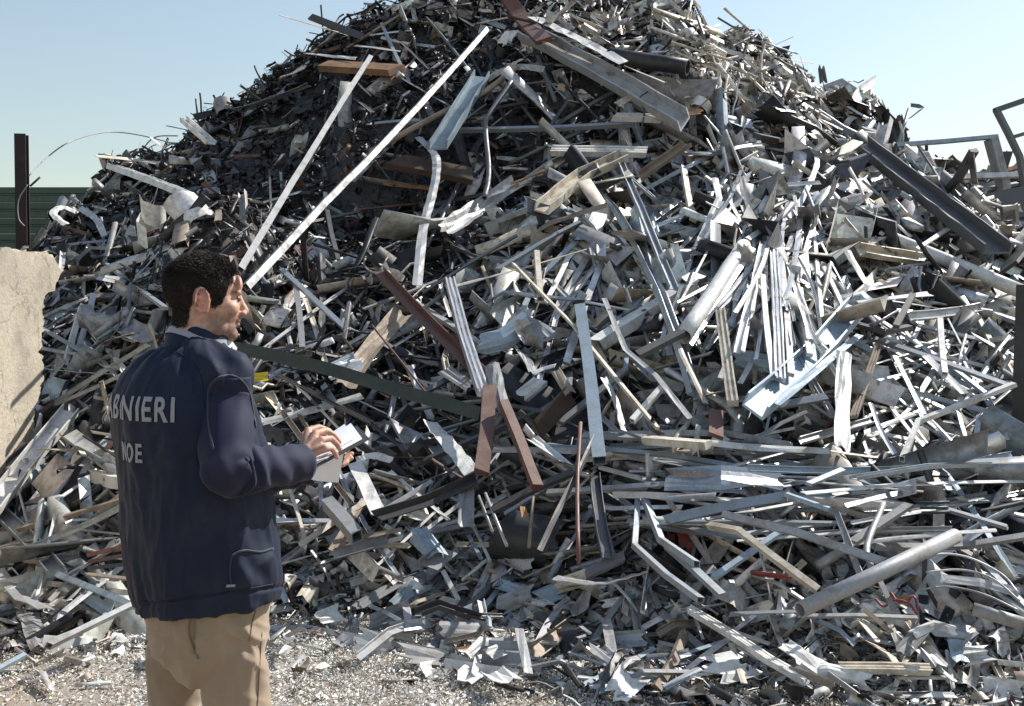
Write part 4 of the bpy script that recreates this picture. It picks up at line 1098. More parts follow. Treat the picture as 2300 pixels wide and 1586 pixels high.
M['steel'] = scrap_mat('steel_grey', (0.16, 0.165, 0.175), 0.4, 0.45, amt=0.4)
GRP = {k: a[1] + ('es' if a[1].endswith('x') else 's') for k, a in NAMES.items()}
hr = np.random.default_rng(23)
LABELS = set()
HERO_OBJS = []
for line in HEROES.strip().split('\n'):
    q = line.split('|') + ['', '']
    kind, mat, wpx, lift = q[0], q[1], float(q[2]), float(q[3])
    c = [float(t) for t in q[4].split()]
    pts = list(zip(c[::2], c[1::2]))
    lab, ref, opt = q[5], q[6], q[7]
    if lift >= 0.3: lift = lift * 1.2 + 0.16
    P = np.array(hero_path(pts, lift, 's' not in opt and kind not in ('flat', 'sheet') or len(pts) == 2))
    w = wpx * P[:, 1].mean() / F
    if kind in ('channel', 'profile', 'tube', 'bar', 'beam'): w *= 0.88
    if kind in ('angle',): w *= 1.0
    up = None
    if mat in ('white', 'cream', 'alu'): up = hr.uniform(0.45, 0.9)
    if '0' in opt: up = 0.0
    o = piece(kind, mat, P, w, hr, up=up, group='loose ' + GRP[kind] + ' in the scrap heap', label=lab, smoothpath='s' in opt)
    assert lab not in LABELS, lab
    LABELS.add(lab)
    HERO_OBJS.append(o)
    if ref:
        mpx = np.mean(pts, 0)
        LAND.append((mpx[0], mpx[1], ref))

# ------------------------------------------------------------------ further pieces of middling size, each by itself
WORD = {'flat': 'strip', 'sheet': 'sheet', 'angle': 'angle bar', 'channel': 'channel', 'tube': 'box tube', 'bar': 'bar', 'pipe': 'pipe', 'rod': 'rod', 'profile': 'grooved profile'}
CWORD = {'alu': 'bright', 'white': 'white', 'cream': 'cream', 'grey': 'grey', 'pale': 'pale grey', 'galv': 'dull grey', 'blue': 'blue grey', 'dark': 'dark', 'tan': 'tan', 'brown': 'brown', 'steel': 'dark grey', 'rust': 'rusty', 'black': 'black'}
ZMIX = [dict(dark=5, steel=2, black=5, galv=0.4, brown=1.4, grey=0.3), dict(white=3, cream=2, alu=2, pale=2, grey=1), dict(alu=3, pale=2.5, galv=2, white=1.5, steel=1, cream=1, blue=.7),  # first mix: dark scrap, blackened further as painted shade
        dict(grey=2, steel=2, pale=1.4, galv=1.5, dark=1.6, alu=.8, tan=.7, brown=.5, cream=.6, blue=.6), dict(dark=2, steel=2, pale=1.2, galv=1.2, black=1.5, grey=1), dict(pale=2.6, white=2.6, grey=1.6, cream=1.0, galv=1.3, tan=.4, blue=.7, dark=.7)]
KMIX = [dict(flat=3, rod=2, bar=2, sheet=2, angle=1), dict(sheet=4, flat=3, channel=1, bar=1), dict(flat=3, bar=3, channel=2, angle=2, tube=2, profile=1.2), dict(flat=2, bar=2, sheet=2, angle=2, channel=1.5, tube=1.2, pipe=.4),
        dict(rod=3, flat=2, bar=2, tube=1, sheet=1), dict(sheet=4, flat=2.5, channel=1.5, bar=1, angle=1)]


def where(u, v, used_desc):
    """a free label: a landmark, and on which side of it"""
    d = sorted((math.hypot(u - a, v - b), a, b, t) for a, b, t in LAND)
    for dist, a, b, t in d[:7]:
        ang = math.degrees(math.atan2(b - v, u - a)) % 360
        side = ['right of', 'up right of', 'above', 'up left of', 'left of', 'down left of', 'below', 'down right of'][int((ang + 22.5) // 45) % 8]
        near = 'close ' if dist < 70 else ('a little ' if dist < 140 else 'some way ')
        s = near + side + ' ' + t
        lab = used_desc + ' ' + s
        if lab not in LABELS and len(lab.split()) <= 16:
            return lab
    return None


br = np.random.default_rng(77)


def bunch(n, gen, tries=2000):
    """n further slim pieces, each its own object with its own label, laid out by gen() in the photograph's pixels"""
    k = 0
    while k < n and tries > 0:
        tries -= 1
        kind, mat, wpx, lift, pts = gen()
        hits = [hit(*p, True) for p in pts]
        if not all(h[1] for h in hits): continue
        P = np.array(hero_path(pts, lift))
        L = np.linalg.norm(P[-1] - P[0])
        m = np.mean(pts, 0)
        desc = ('long ' if L > 0.8 else '') + ('bent ' if len(pts) > 2 else 'slim ') + CWORD[mat] + ' ' + WORD[kind]
        lab = where(m[0], m[1], desc)
        if lab is None: continue
        LABELS.add(lab)
        piece(kind, mat, P, wpx * P[:, 1].mean() / F, br, up=br.uniform(0.3, 0.85), label=lab, group='loose ' + GRP[kind] + ' in the scrap heap')
        k += 1


def pick(d):
    return br.choice(list(d), p=np.array(list(d.values()), float) / sum(d.values()))


BRIGHT = dict(alu=3, white=2.5, pale=2.5, cream=1.2, galv=1)


def fan():
    a = br.normal(0.06, 0.42)
    u0, v0 = 1742 + br.normal(0, 50), 500 + br.uniform(-60, 170)
    L = br.uniform(110, 330)
    p = [(u0, v0), (u0 - math.sin(a) * L, v0 + math.cos(a) * L)]
    if br.random() < .3: p.insert(1, (u0 - math.sin(a) * L * .5 + br.normal(0, 14), v0 + math.cos(a) * L * .5))
    return pick(dict(flat=3, bar=3, channel=1.5, profile=1, angle=1)), pick(BRIGHT), br.uniform(5, 13), br.uniform(.45, .85), p


def droop():
    u0, v0 = br.uniform(1290, 1640), br.uniform(390, 640)
    L = br.uniform(120, 330); a = br.normal(-0.45, 0.35) if br.random() < .7 else br.normal(0.7, .3)
    p = [(u0, v0), (u0 - math.sin(a) * L * .5 + br.normal(0, 12), v0 + math.cos(a) * L * .45), (u0 - math.sin(a * .8) * L, v0 + math.cos(a * .8) * L)]
    return pick(dict(flat=3, bar=2, channel=1.5, angle=1)), pick(dict(galv=2, pale=2.5, alu=2.5, white=1.2, blue=.6, cream=1)), br.uniform(6, 15), br.uniform(.3, .55), p


def cross():
    u0, v0 = br.uniform(1880, 2240), br.uniform(650, 1010)
    L = br.uniform(100, 260); a = br.choice([-0.95, -0.5, 0.6, 1.25, 1.5, -1.3]) + br.normal(0, .18)
    p = [(u0 + math.sin(a) * L / 2, v0 - math.cos(a) * L / 2), (u0 - math.sin(a) * L / 2, v0 + math.cos(a) * L / 2)]
    return pick(dict(flat=3, bar=3, angle=1, channel=.7)), pick(dict(galv=2, pale=3, alu=2.5, white=1.5, blue=.8, cream=.8)), br.uniform(5, 12), br.uniform(.35, .6), p


def level():
    u0, v0 = br.uniform(1420, 2230), br.uniform(985, 1215)
    L = br.uniform(160, 480); a = br.normal(0.0, 0.13) - (0.08 if u0 > 1700 else -.05)
    p = [(u0 - L / 2, v0 - a * L / 2), (u0 + L / 2, v0 + a * L / 2)]
    if br.random() < .4: p.insert(1, (u0 + br.normal(0, L * .15), v0 + br.normal(0, 8)))
    return pick(dict(flat=3, bar=3, channel=1, tube=1, angle=.7)), pick(dict(galv=2.5, pale=3, alu=1.5, white=1.3, blue=.7, grey=1.5, cream=.7)), br.uniform(7, 16), br.uniform(.35, .6), p


def left_lower():
    u0, v0 = br.uniform(0, 270), br.uniform(640, 1330)
    L = br.uniform(120, 300); a = br.normal(0.95, 0.3) if br.random() < .65 else br.normal(-.9, .3)
    p = [(u0 + math.sin(a) * L / 2, v0 - math.cos(a) * L / 2), (u0 - math.sin(a) * L / 2, v0 + math.cos(a) * L / 2)]
    return pick(dict(flat=3, bar=3, angle=1, channel=1, tube=1)), pick(dict(galv=2, pale=3, alu=1.5, white=1, grey=1.5, tan=.3, cream=.4)), br.uniform(6, 15), br.uniform(.15, .4), p


def centre():
    u0, v0 = br.uniform(640, 1420), br.uniform(650, 1240)
    L = br.uniform(110, 330); a = br.choice([-0.75, 0.9, -1.1, 1.3, -.2]) + br.normal(0, .22)
    p = [(u0 + math.sin(a) * L / 2, v0 - math.cos(a) * L / 2), (u0 - math.sin(a) * L / 2, v0 + math.cos(a) * L / 2)]
    return pick(dict(flat=3, bar=3, angle=1.5, channel=1, tube=.7)), pick(dict(galv=1.5, pale=2, alu=1, white=.8, grey=2, tan=.35, cream=.6, steel=1.5, dark=1.5)), br.uniform(6, 16), br.uniform(.2, .45), p


def dark_slope():  # colours kept dark: shade of this face painted in, plus dark scrap
    u0, v0 = br.uniform(560, 1350), br.uniform(110, 620)
    L = br.uniform(80, 260); a = br.choice([0.7, 0.75, -1.2, 1.4, -.6]) + br.normal(0, .25)
    p = [(u0 + math.sin(a) * L / 2, v0 - math.cos(a) * L / 2), (u0 - math.sin(a) * L / 2, v0 + math.cos(a) * L / 2)]
    return pick(dict(flat=2, bar=3, rod=2)), pick(dict(steel=3, galv=0.8, dark=4, brown=1, grey=.6, black=1)), br.uniform(4, 10), br.uniform(.15, .4), p


bunch(115, fan); bunch(46, droop); bunch(60, cross); bunch(56, level); bunch(34, left_lower); bunch(56, centre); bunch(40, dark_slope)

gr = np.random.default_rng(41)
made = 0; tries = 0
while made < 440 and tries < 12000:
    tries += 1
    u, v = gr.uniform(0, 2300), gr.uniform(60, 1530)
    if made >= 260: u, v = gr.uniform(900, 2300), gr.uniform(1340, 1580)
    if made >= 390: u, v = gr.uniform(620, 1350), gr.uniform(1310, 1490)
    y, ok = hit(u, v, True)
    if not ok or y > YC - 0.15 or y < 4.2: continue
    p = W(u, v, y)
    if heap(p[0], p[1]) < 0.03 and made < 260: continue
    if 260 < u < 600 and v > 560: continue
    zw = zone_weights(*[np.array([t]) for t in p])[0]
    z = gr.choice(6, p=zw)
    if z == 0 and gr.random() < 0.35: continue
    if u < 150 and v < 660: continue
    km, mm = KMIX[z], ZMIX[z]
    kind = gr.choice(list(km), p=np.array(list(km.values())) / sum(km.values()))
    mat = gr.choice(list(mm), p=np.array(list(mm.values())) / sum(mm.values()))
    if made >= 260: z = 5
    nor = heap_n(np.array([p[0]]), np.array([p[1]]))
    lead = np.array([[gr.normal(0, 0.6), -0.7, -0.6]]) if z == 2 else None
    X, Y, Z = frames(gr, 1, nor, lead, 0.20, 0.8)
    L = {'sheet': gr.uniform(0.13, 0.34), 'rod': gr.uniform(0.3, 0.9), 'flat': gr.uniform(0.22, 0.8), 'bar': gr.uniform(0.25, 0.9)}.get(kind, gr.uniform(0.22, 0.7))
    if z == 5: L *= 0.62
    if kind == 'sheet' and z in (0, 2, 3, 4): L *= 0.62
    if z == 2 and kind != 'sheet': L *= gr.uniform(1.3, 2.4)
    if z == 3 and kind != 'sheet': L *= gr.uniform(1.0, 1.8)
    asp = {'sheet': gr.uniform(0.4, 0.8), 'rod': 0.018, 'flat': gr.uniform(0.06, 0.16), 'bar': gr.uniform(0.035, 0.09), 'tube': gr.uniform(0.05, 0.1), 'pipe': gr.uniform(0.06, 0.12),
           'angle': gr.uniform(0.07, 0.14), 'channel': gr.uniform(0.08, 0.17), 'profile': gr.uniform(0.07, 0.12)}[kind]
    if z == 2: asp *= 0.42
    elif z in (0, 3, 4): asp *= 0.62
    if kind != 'sheet' and L > 0.4: asp *= 0.55 * 0.4 / L + 0.3
    c = p + nor[0] * gr.uniform(0.04, 0.13)
    P = [c - X[0] * L / 2, c + X[0] * L / 2]
    bent = kind in ('flat', 'bar', 'angle', 'tube', 'channel') and gr.random() < 0.5
    if made < 260 and z in (2, 3) and kind in ('sheet', 'pipe', 'tube') and gr.random() < 0.75: continue
    if bent:
        P = [P[0], c + X[0] * L * gr.uniform(-0.2, 0.2) + nor[0] * L * gr.uniform(0.05, 0.16), P[1]]
    P = np.array(P)
    P[:, 2] = np.maximum(P[:, 2], 0.03)
    desc = ('bent ' if bent else '') + CWORD[mat] + ' ' + WORD[kind]
    desc = ('long ' if L > 0.55 else ('small ' if L < 0.24 else '')) + desc
    lab = where(u, v, desc)
    if lab is None: continue
    LABELS.add(lab)
    piece(kind, mat, P, L * asp, gr, label=lab, group='loose ' + GRP[kind] + ' in the scrap heap')
    made += 1
print('pieces', len(HERO_OBJS), made)
# ------------------------------------------------------------------ broken concrete wall at the left
def plaster():
    m, nt, b = nodes_of('rendered_concrete')
    L = nt.links.new
    tc = N(nt, 'ShaderNodeTexCoord')
    n1 = N(nt, 'ShaderNodeTexNoise', Scale=2.2, Detail=10.0, Roughness=0.7)
    n2 = N(nt, 'ShaderNodeTexNoise', Scale=26.0, Detail=6.0, Roughness=0.7)
    vo = N(nt, 'ShaderNodeTexVoronoi', feature='DISTANCE_TO_EDGE', Scale=1.5)
    wv = N(nt, 'ShaderNodeVectorMath', operation='ADD')
    L(tc.outputs['Object'], n1.inputs['Vector']); L(tc.outputs['Object'], n2.inputs['Vector'])
    sc = N(nt, 'ShaderNodeVectorMath', operation='SCALE'); sc.inputs['Scale'].default_value = 0.55
    L(n1.outputs['Color'], sc.inputs[0]); L(tc.outputs['Object'], wv.inputs[0]); L(sc.outputs[0], wv.inputs[1])
    L(wv.outputs[0], vo.inputs['Vector'])
    c = mixc(nt, maprange(nt, n1.outputs[0], 0.40, 0.62, 0, 1), (0.50, 0.435, 0.34), (0.37, 0.325, 0.26))
    c = mixc(nt, maprange(nt, n2.outputs[0], 0.50, 0.72, 0, 0.55), c, (0.25, 0.21, 0.16))
    n3 = N(nt, 'ShaderNodeTexNoise', Scale=1.1, Detail=7.0, Roughness=0.75)
    L(tc.outputs['Object'], n3.inputs['Vector'])
    c = mixc(nt, maprange(nt, n3.outputs[0], 0.55, 0.66, 0, 0.6), c, (0.22, 0.19, 0.15))
    c = mixc(nt, maprange(nt, vo.outputs[0], 0.0, 0.012, 0.75, 0), c, (0.13, 0.105, 0.08))
    L(c, b.inputs['Base Color'])
    b.inputs['Roughness'].default_value = 0.92
    bp = N(nt, 'ShaderNodeBump', Strength=0.6, Distance=0.02)
    L(n2.outputs[0], bp.inputs['Height']); L(bp.outputs[0], b.inputs['Normal'])
    return m


M['plaster'] = plaster()


def build_wall():
    """side wall of the bay, running away from the camera; its far end has crumbled. The long face looks right, 0.34 m thick"""
    r = np.random.default_rng(2)
    xw = -3.42
    edge_px = [(-1200, 380), (-400, 520), (-60, 548), (-10, 552), (30, 556), (70, 566), (112, 566), (134, 580), (141, 606), (128, 640), (106, 655), (101, 690), (99, 740),
               (93, 790), (101, 830), (93, 880), (77, 930), (71, 985), (52, 1040), (44, 1090), (40, 1180)]
    pts = []
    for a, b in zip(edge_px[:-1], edge_px[1:]):
        n = max(1, min(60, int(math.hypot(b[0] - a[0], b[1] - a[1]) / 7)))
        for i in range(n): pts.append((a[0] + (b[0] - a[0]) * i / n, a[1] + (b[1] - a[1]) * i / n))
    pts.append(edge_px[-1])
    out = []
    for px, py in pts:
        out.append(W(px + r.normal(0, 1.0), py + r.normal(0, 1.0), xw * F / (px - CX)))
    out = [np.array([xw, 2.6, out[0][2]])] + out + [np.array([xw, out[-1][1], -0.1]), np.array([xw, 2.6, -0.1])]
    n = len(out)
    bm = bmesh.new()
    rows = []
    for k, t in enumerate((0.0, 0.04, 0.14, 0.26, 0.34)):
        row = []
        for i, p in enumerate(out):
            j = 0.0 if i in (0, n - 1, n - 2) else 1.0
            inset = 0.02 if k in (0, 4) else 0.0
            row.append(bm.verts.new((xw - t, p[1] + j * (r.normal(0, 0.02) - inset), p[2] + j * (r.normal(0, 0.008) - inset * 0.7))))
        rows.append(row)
    for k in range(4):
        for i in range(n):
            a, b = rows[k][i], rows[k][(i + 1) % n]
            bm.faces.new((a, b, rows[k + 1][(i + 1) % n], rows[k + 1][i]))
    # the long face as a grid of slightly uneven plaster
    bm.faces.new(rows[0][::-1]); bm.faces.new(rows[4])
    bmesh.ops.recalc_face_normals(bm, faces=bm.faces)
    me = bpy.data.meshes.new('concrete_wall'); bm.to_mesh(me); bm.free()
    o = link('concrete_wall', me, M['plaster'])
    return tag(o, 'tan concrete wall with a crumbling broken end at the left edge', 'wall')


build_wall()

# ------------------------------------------------------------------ green fence of stacked planks, rusty post
M['fence'] = scrap_mat('fence_green', (0.050, 0.088, 0.066), 0.15, 0.5, dirt=(0.11, 0.11, 0.10), amt=0.35, scale=2, rand=0.12)
fy = 21.0
ft = empty('metal_fence', (-12, fy, 0))
tag(ft, 'dark green metal fence of stacked level planks behind the heap at left', 'fence')
z_top = W(0, 420, fy)[2]
ph = (W(0, 420, fy) - W(0, 455, fy))[2]
SECP = [(0.0, 0.0), (-0.035, 0.02), (-0.035, 0.40), (-0.012, 0.46), (-0.012, 0.54), (-0.035, 0.60), (-0.035, 0.97), (0.0, 0.985)]
k = 0
z = z_top - ph
shared = {}
while z > -0.2:
    for x0, x1 in ((-26.0, -20.1), (-20.04, -14.1), (-14.04, -8.1), (-8.04, -2.0)):
        key = (round(x1 - x0, 3))
        if key not in shared:
            v = []
            for xx in (0, x1 - x0):
                for a, b in SECP: v.append((xx, a, b * ph))
                v.append((xx, 0.03, 0.985 * ph)); v.append((xx, 0.03, 0.0))
            n = len(SECP) + 2
            f = [(i, (i + 1) % n, n + (i + 1) % n, n + i) for i in range(n)] + [tuple(range(n))[::-1], tuple(range(n, 2 * n))]
            me = mesh_from('plank', v, f)
            me.materials.append(M['fence'])
            shared[key] = me
        o = link('plank', shared[key], None, ft)
        o.location = (x0 + 12, 0, z)
    z -= ph
for xp in (-20.07, -14.07, -8.07):
    me, off = sweep_mesh('fence_post', np.array([[xp, fy + 0.10, 0], [xp, fy + 0.10, z_top - 0.02]]), SEC['beam'], 0.12, np.array([0, -1.0, 0]), hr)
    o = link('fence_post', me, M['dark'], ft); o.location = Vector(off) - ft.location
bx0 = W(50, 430, 15.0)
me, off = sweep_mesh('steel_post', np.array([[bx0[0], 15.0, -0.1], [bx0[0], 15.0, W(50, 302, 15)[2]]]), SEC['beam'], 0.155, nrm(np.array([0.15, -1.0, 0])), hr)
po = link('steel_post', me, scrap_mat('rust_brown_post', (0.030, 0.021, 0.021), 0.1, 0.7, dirt=(0.10, 0.05, 0.035), amt=0.5)); po.location = off
tag(po, 'tall rust brown steel post standing in front of the green fence', 'post')
cw = [W(62, 415, 14.8), W(42, 450, 14.8), W(42, 490, 14.8), W(55, 508, 14.8)]
piece('wire', 'pale', np.array(cw), 0.016, hr, label='pale cable looping down the side of the rust brown post', smoothpath=True)
piece('rod', 'dark', np.array([W(68, 418, 14.8), W(90, 398, 14.8)]), 0.03, hr, label='short dark rod end sticking out right of the rust brown post')


# ------------------------------------------------------------------ steel frames and plates at the right skyline
def rail(name, pts, wpx, y, mat, root, kind='tube', ww=None):
    P = np.array([W(px, py, yy) for (px, py), yy in zip(pts, y if isinstance(y, (list, tuple)) else [y] * len(pts))])
    me, off = sweep_mesh(name, resample(P, 0.3), SEC[kind], wpx * P[:, 1].mean() / F * 0.9, nrm(np.array([0.3, -1, 0.25])), hr, hollow=kind in HOLLOW)
    o = link(name, me, M[mat], root); o.location = Vector(off) - root.location
    return o


P = np.array([W(2298, 640, 6.3), W(2291, 840, 6.3), W(2284, 1120, 6.3)])
me, off = sweep_mesh('steel_post', P, SEC['beam'], 27 * 6.3 / F, nrm(np.array([-0.55, -1.0, -0.05])), hr)
o = link('steel_post', me, M['black']); o.location = off
tag(o, 'dark steel post standing upright at the right edge of the heap', 'post')
f1 = empty('scrap_framework', W(2235, 420, 12.6))
tag(f1, 'bent grey steel frame with a wide post standing against the right sky', 'metal frame')
rail('rail', [(2012, 326), (2120, 318), (2240, 307)], 10, [12.2, 12.4, 12.6], 'galv', f1)
rail('post', [(2226, 312), (2252, 410), (2258, 470)], 25, 12.6, 'grey', f1)
rail('rail', [(2066, 400), (2180, 397), (2330, 391)], 13, [11.8, 12.2, 12.6], 'pale', f1)
f2 = empty('scrap_framework', W(2290, 420, 11.8))
tag(f2, 'dark steel frame reaching out of the picture at the right edge', 'metal frame')
rail('rail', [(2233, 249), (2300, 226), (2400, 195)], 12, 11.6, 'steel', f2)
rail('post', [(2237, 246), (2264, 298), (2290, 352), (2305, 440), (2312, 540)], 13, 11.6, 'steel', f2)
rail('crossbar', [(2272, 309), (2330, 292), (2400, 272)], 8, 11.6, 'steel', f2)


def plate(name, mat, pts, ys, th, label, cat='metal plate'):
    """flat steel plate with a real thickness, through the given corners"""
    P = np.array([W(px, py, min(y, hit(min(px, 2290), py) - 0.6)) for (px, py), y in zip(pts, ys)])
    n_ = nrm(np.cross(P[1] - P[0], P[2] - P[0]))
    c = P.mean(0)
    P = P - n_ * ((P - c) @ n_)[:, None]
    n = len(P)
    v = np.concatenate([P + n_ * th / 2, P - n_ * th / 2])
    f = [tuple(range(n)), tuple(range(2 * n - 1, n - 1, -1))] + [(i, n + i, n + (i + 1) % n, (i + 1) % n) for i in range(n)]
    bm = bmesh.new()
    vs = [bm.verts.new(p) for p in v]
    for q in f: bm.faces.new([vs[i] for i in q])
    bmesh.ops.recalc_face_normals(bm, faces=bm.faces)
    off = v.mean(0)
    for q in bm.verts: q.co -= Vector(off)
    me = bpy.data.meshes.new(name); bm.to_mesh(me); bm.free()
    o = link(name, me, M[mat]); o.location = off
    return tag(o, label, cat)


plate('steel_plate', 'steel', [(2076, 317), (2122, 384), (2215, 540), (2150, 530), (2062, 395)], [11.2, 11.3, 10.6, 10.6, 11.1], 0.02, 'dark triangular steel plate standing up at the right skyline')
plate('steel_plate', 'black', [(2222, 592), (2262, 548), (2330, 495), (2330, 640), (2250, 628)], [9.2, 9.3, 9.3, 9.1, 9.1], 0.03, 'black tilted plate at the right edge above the shiny pipe')
plate('steel_plate', 'steel', [(2160, 470), (2330, 436), (2330, 520), (2190, 545)], [11.4, 11.5, 11.4, 11.3], 0.02, 'grey flat plate behind the black tilted plate')
# ------------------------------------------------------------------ the officer
def cloth(name, col, rough=0.8, weave=900.0, sheen=0.3, dust=(0.3, 0.28, 0.25), damt=0.12, bump=0.15):
    m, nt, b = nodes_of(name)
    L = nt.links.new
    tc = N(nt, 'ShaderNodeTexCoord')
    n1 = N(nt, 'ShaderNodeTexNoise', Scale=9.0, Detail=6.0, Roughness=0.65)
    n2 = N(nt, 'ShaderNodeTexNoise', Scale=weave, Detail=2.0)
    L(tc.outputs['Object'], n1.inputs['Vector']); L(tc.outputs['Object'], n2.inputs['Vector'])
    c = mixc(nt, maprange(nt, n1.outputs[0], 0.5, 0.75, 0, damt), col, dust)
    c = mixc(nt, 1.0, c, maprange(nt, n2.outputs[0], 0.3, 0.7, 0.85, 1.1), 'MULTIPLY')
    L(c, b.inputs['Base Color'])
    b.inputs['Roughness'].default_value = rough
    b.inputs['Sheen Weight'].default_value = sheen
    b.inputs['Specular IOR Level'].default_value = 0.25
    bp = N(nt, 'ShaderNodeBump', Strength=bump, Distance=0.004)
    L(n1.outputs[0], bp.inputs['Height']); L(bp.outputs[0], b.inputs['Normal'])
    return m


M['vest'] = cloth('navy_vest_cloth', (0.0085, 0.0145, 0.036), 0.68, sheen=0.04, damt=0.05)
M['sleeve'] = cloth('navy_jacket_cloth', (0.0115, 0.0150, 0.040), 0.75, sheen=0.08, damt=0.05)
M['khaki'] = cloth('khaki_cotton', (0.315, 0.240, 0.170), 0.85, sheen=0.2, dust=(0.42, 0.34, 0.25), damt=0.3)
M['collar'] = cloth('grey_blue_lining', (0.30, 0.31, 0.37), 0.8)
M['piping'] = cloth('navy_edging', (0.018, 0.026, 0.052), 0.6)
M['shirt'] = cloth('white_shirt', (0.72, 0.72, 0.74), 0.8)
M['letters'] = cloth('silver_lettering', (0.29, 0.30, 0.32), 0.6, damt=0.2)


def skin_mat():
    m, nt, b = nodes_of('skin')
    L = nt.links.new
    at = N(nt, 'ShaderNodeAttribute', attribute_name='tone')
    tc = N(nt, 'ShaderNodeTexCoord')
    n1 = N(nt, 'ShaderNodeTexNoise', Scale=60.0, Detail=5.0)
    n2 = N(nt, 'ShaderNodeTexNoise', Scale=900.0, Detail=1.0)
    L(tc.outputs['Object'], n1.inputs['Vector']); L(tc.outputs['Object'], n2.inputs['Vector'])
    c = mixc(nt, 1.0, at.outputs['Color'], maprange(nt, n1.outputs[0], 0.3, 0.7, 0.74, 1.16), 'MULTIPLY')
    c = mixc(nt, 1.0, c, maprange(nt, n2.outputs[0], 0.3, 0.7, 0.82, 1.1), 'MULTIPLY')
    L(c, b.inputs['Base Color'])
    b.inputs['Roughness'].default_value = 0.52
    bp = N(nt, 'ShaderNodeBump', Strength=0.35, Distance=0.0015)
    L(n2.outputs[0], bp.inputs['Height']); L(bp.outputs[0], b.inputs['Normal'])
    b.inputs['Subsurface Weight'].default_value = 0.12
    b.inputs['Subsurface Radius'].default_value = (0.012, 0.005, 0.003)
    b.inputs['Subsurface Scale'].default_value = 0.5
    return m


M['skin'] = skin_mat()
M['hair'] = cloth('dark_brown_hair', (0.026, 0.020, 0.017), 0.7, sheen=0.0, dust=(0.050, 0.039, 0.031), damt=0.6)

PD = 2.77
FEET = np.array([(452 - CX) / F * PD, PD, 0.0])
person = empty('person', FEET)
tag(person, 'man seen from behind in a navy vest and khaki trousers holding papers', 'person')


class Prims:
    def __init__(self): self.v, self.f, self.n = [], [], 0

    def add(self, v, f):
        self.v.append(np.asarray(v, float)); self.f += [tuple(i + self.n for i in q) for q in f]; self.n += len(v)

    def ball(self, c, r, M3=None, nu=20, nv=12):
        r = np.broadcast_to(np.asarray(r, float), (3,))
        v = [(0, 0, -1)]
        for j in range(1, nv):
            a = -math.pi / 2 + math.pi * j / nv
            for i in range(nu):
                t = 2 * math.pi * i / nu
                v.append((math.cos(a) * math.cos(t), math.cos(a) * math.sin(t), math.sin(a)))
        v.append((0, 0, 1))
        f = [(0, 1 + (i + 1) % nu, 1 + i) for i in range(nu)]
        for j in range(nv - 2):
            o = 1 + j * nu
            f += [(o + i, o + (i + 1) % nu, o + nu + (i + 1) % nu, o + nu + i) for i in range(nu)]
        o = 1 + (nv - 2) * nu
        f += [(o + i, o + (i + 1) % nu, len(v) - 1) for i in range(nu)]
        v = np.array(v) * r
        if M3 is not None: v = v @ np.asarray(M3).T
        self.add(v + np.asarray(c), f)

    def chain(self, pts, rad, nu=16):
        """tapered limbs: balls at the joints, cones between"""
        for p, r in zip(pts, rad): self.ball(p, r, nu=nu, nv=10)
        for a, b, ra, rb in zip(pts[:-1], pts[1:], rad[:-1], rad[1:]):
            a = np.asarray(a, float); b = np.asarray(b, float)
            t = nrm(b - a); u = nrm(np.cross(t, [0.31, 0.17, 0.93])); w = np.cross(t, u)
            v = []
            for p, r in ((a, ra), (b, rb)):
                for i in range(nu):
                    q = 2 * math.pi * i / nu
                    v.append(p + (u * math.cos(q) + w * math.sin(q)) * r)
            f = [(i, (i + 1) % nu, nu + (i + 1) % nu, nu + i) for i in range(nu)] + [tuple(range(nu))[::-1], tuple(range(nu, 2 * nu))]
            self.add(v, f)

    def loft(self, rings):
        n = len(rings[0]); v = np.concatenate(rings)
        f = []
        for j in range(len(rings) - 1):
            f += [(j * n + i, j * n + (i + 1) % n, (j + 1) * n + (i + 1) % n, (j + 1) * n + i) for i in range(n)]
        f += [tuple(range(n))[::-1], tuple(range((len(rings) - 1) * n, len(rings) * n))]
        self.add(v, f)

    def union(self, voxel, smooth, factor=0.5):
        """one continuous skin round all the pieces; returns vertices, faces, normals"""
        v = np.concatenate(self.v)
        me = bpy.data.meshes.new('union'); me.from_pydata(v.tolist(), [], self.f); me.update()
        o = bpy.data.objects.new('union', me); COL.objects.link(o)
        a = o.modifiers.new('r', 'REMESH'); a.mode = 'VOXEL'; a.voxel_size = voxel; a.adaptivity = 0
        b = o.modifiers.new('s', 'SMOOTH'); b.factor = factor; b.iterations = smooth
        dg = bpy.context.evaluated_depsgraph_get()
        dg.update()
        m2 = bpy.data.meshes.new_from_object(o.evaluated_get(dg))
        bpy.data.objects.remove(o); bpy.data.meshes.remove(me)
        co = np.empty(len(m2.vertices) * 3); m2.vertices.foreach_get('co', co)
        no = np.empty(len(m2.vertices) * 3); m2.vertex_normals.foreach_get('vector', no)
        fs = [tuple(p.vertices) for p in m2.polygons]
        bpy.data.meshes.remove(m2)
        return co.reshape(-1, 3), fs, no.reshape(-1, 3)


def put(name, v, f, mat, parent, smooth=True):
    """mesh given in world coordinates, made a child"""
    base = FEET
    me = mesh_from(name, np.asarray(v) - base, f, smooth=smooth)
    o = link(name, me, mat, parent)
    return o


def fbm(p, sc, seed):
    q = p * sc
    return (vnoise(q[:, 0] + q[:, 2] * 0.37, q[:, 1] + q[:, 2] * 0.91, seed) + 0.5 * vnoise(q[:, 0] * 2.1 + q[:, 2], q[:, 1] * 2.1 - q[:, 2] * 1.3, seed + 1)) / 1.5


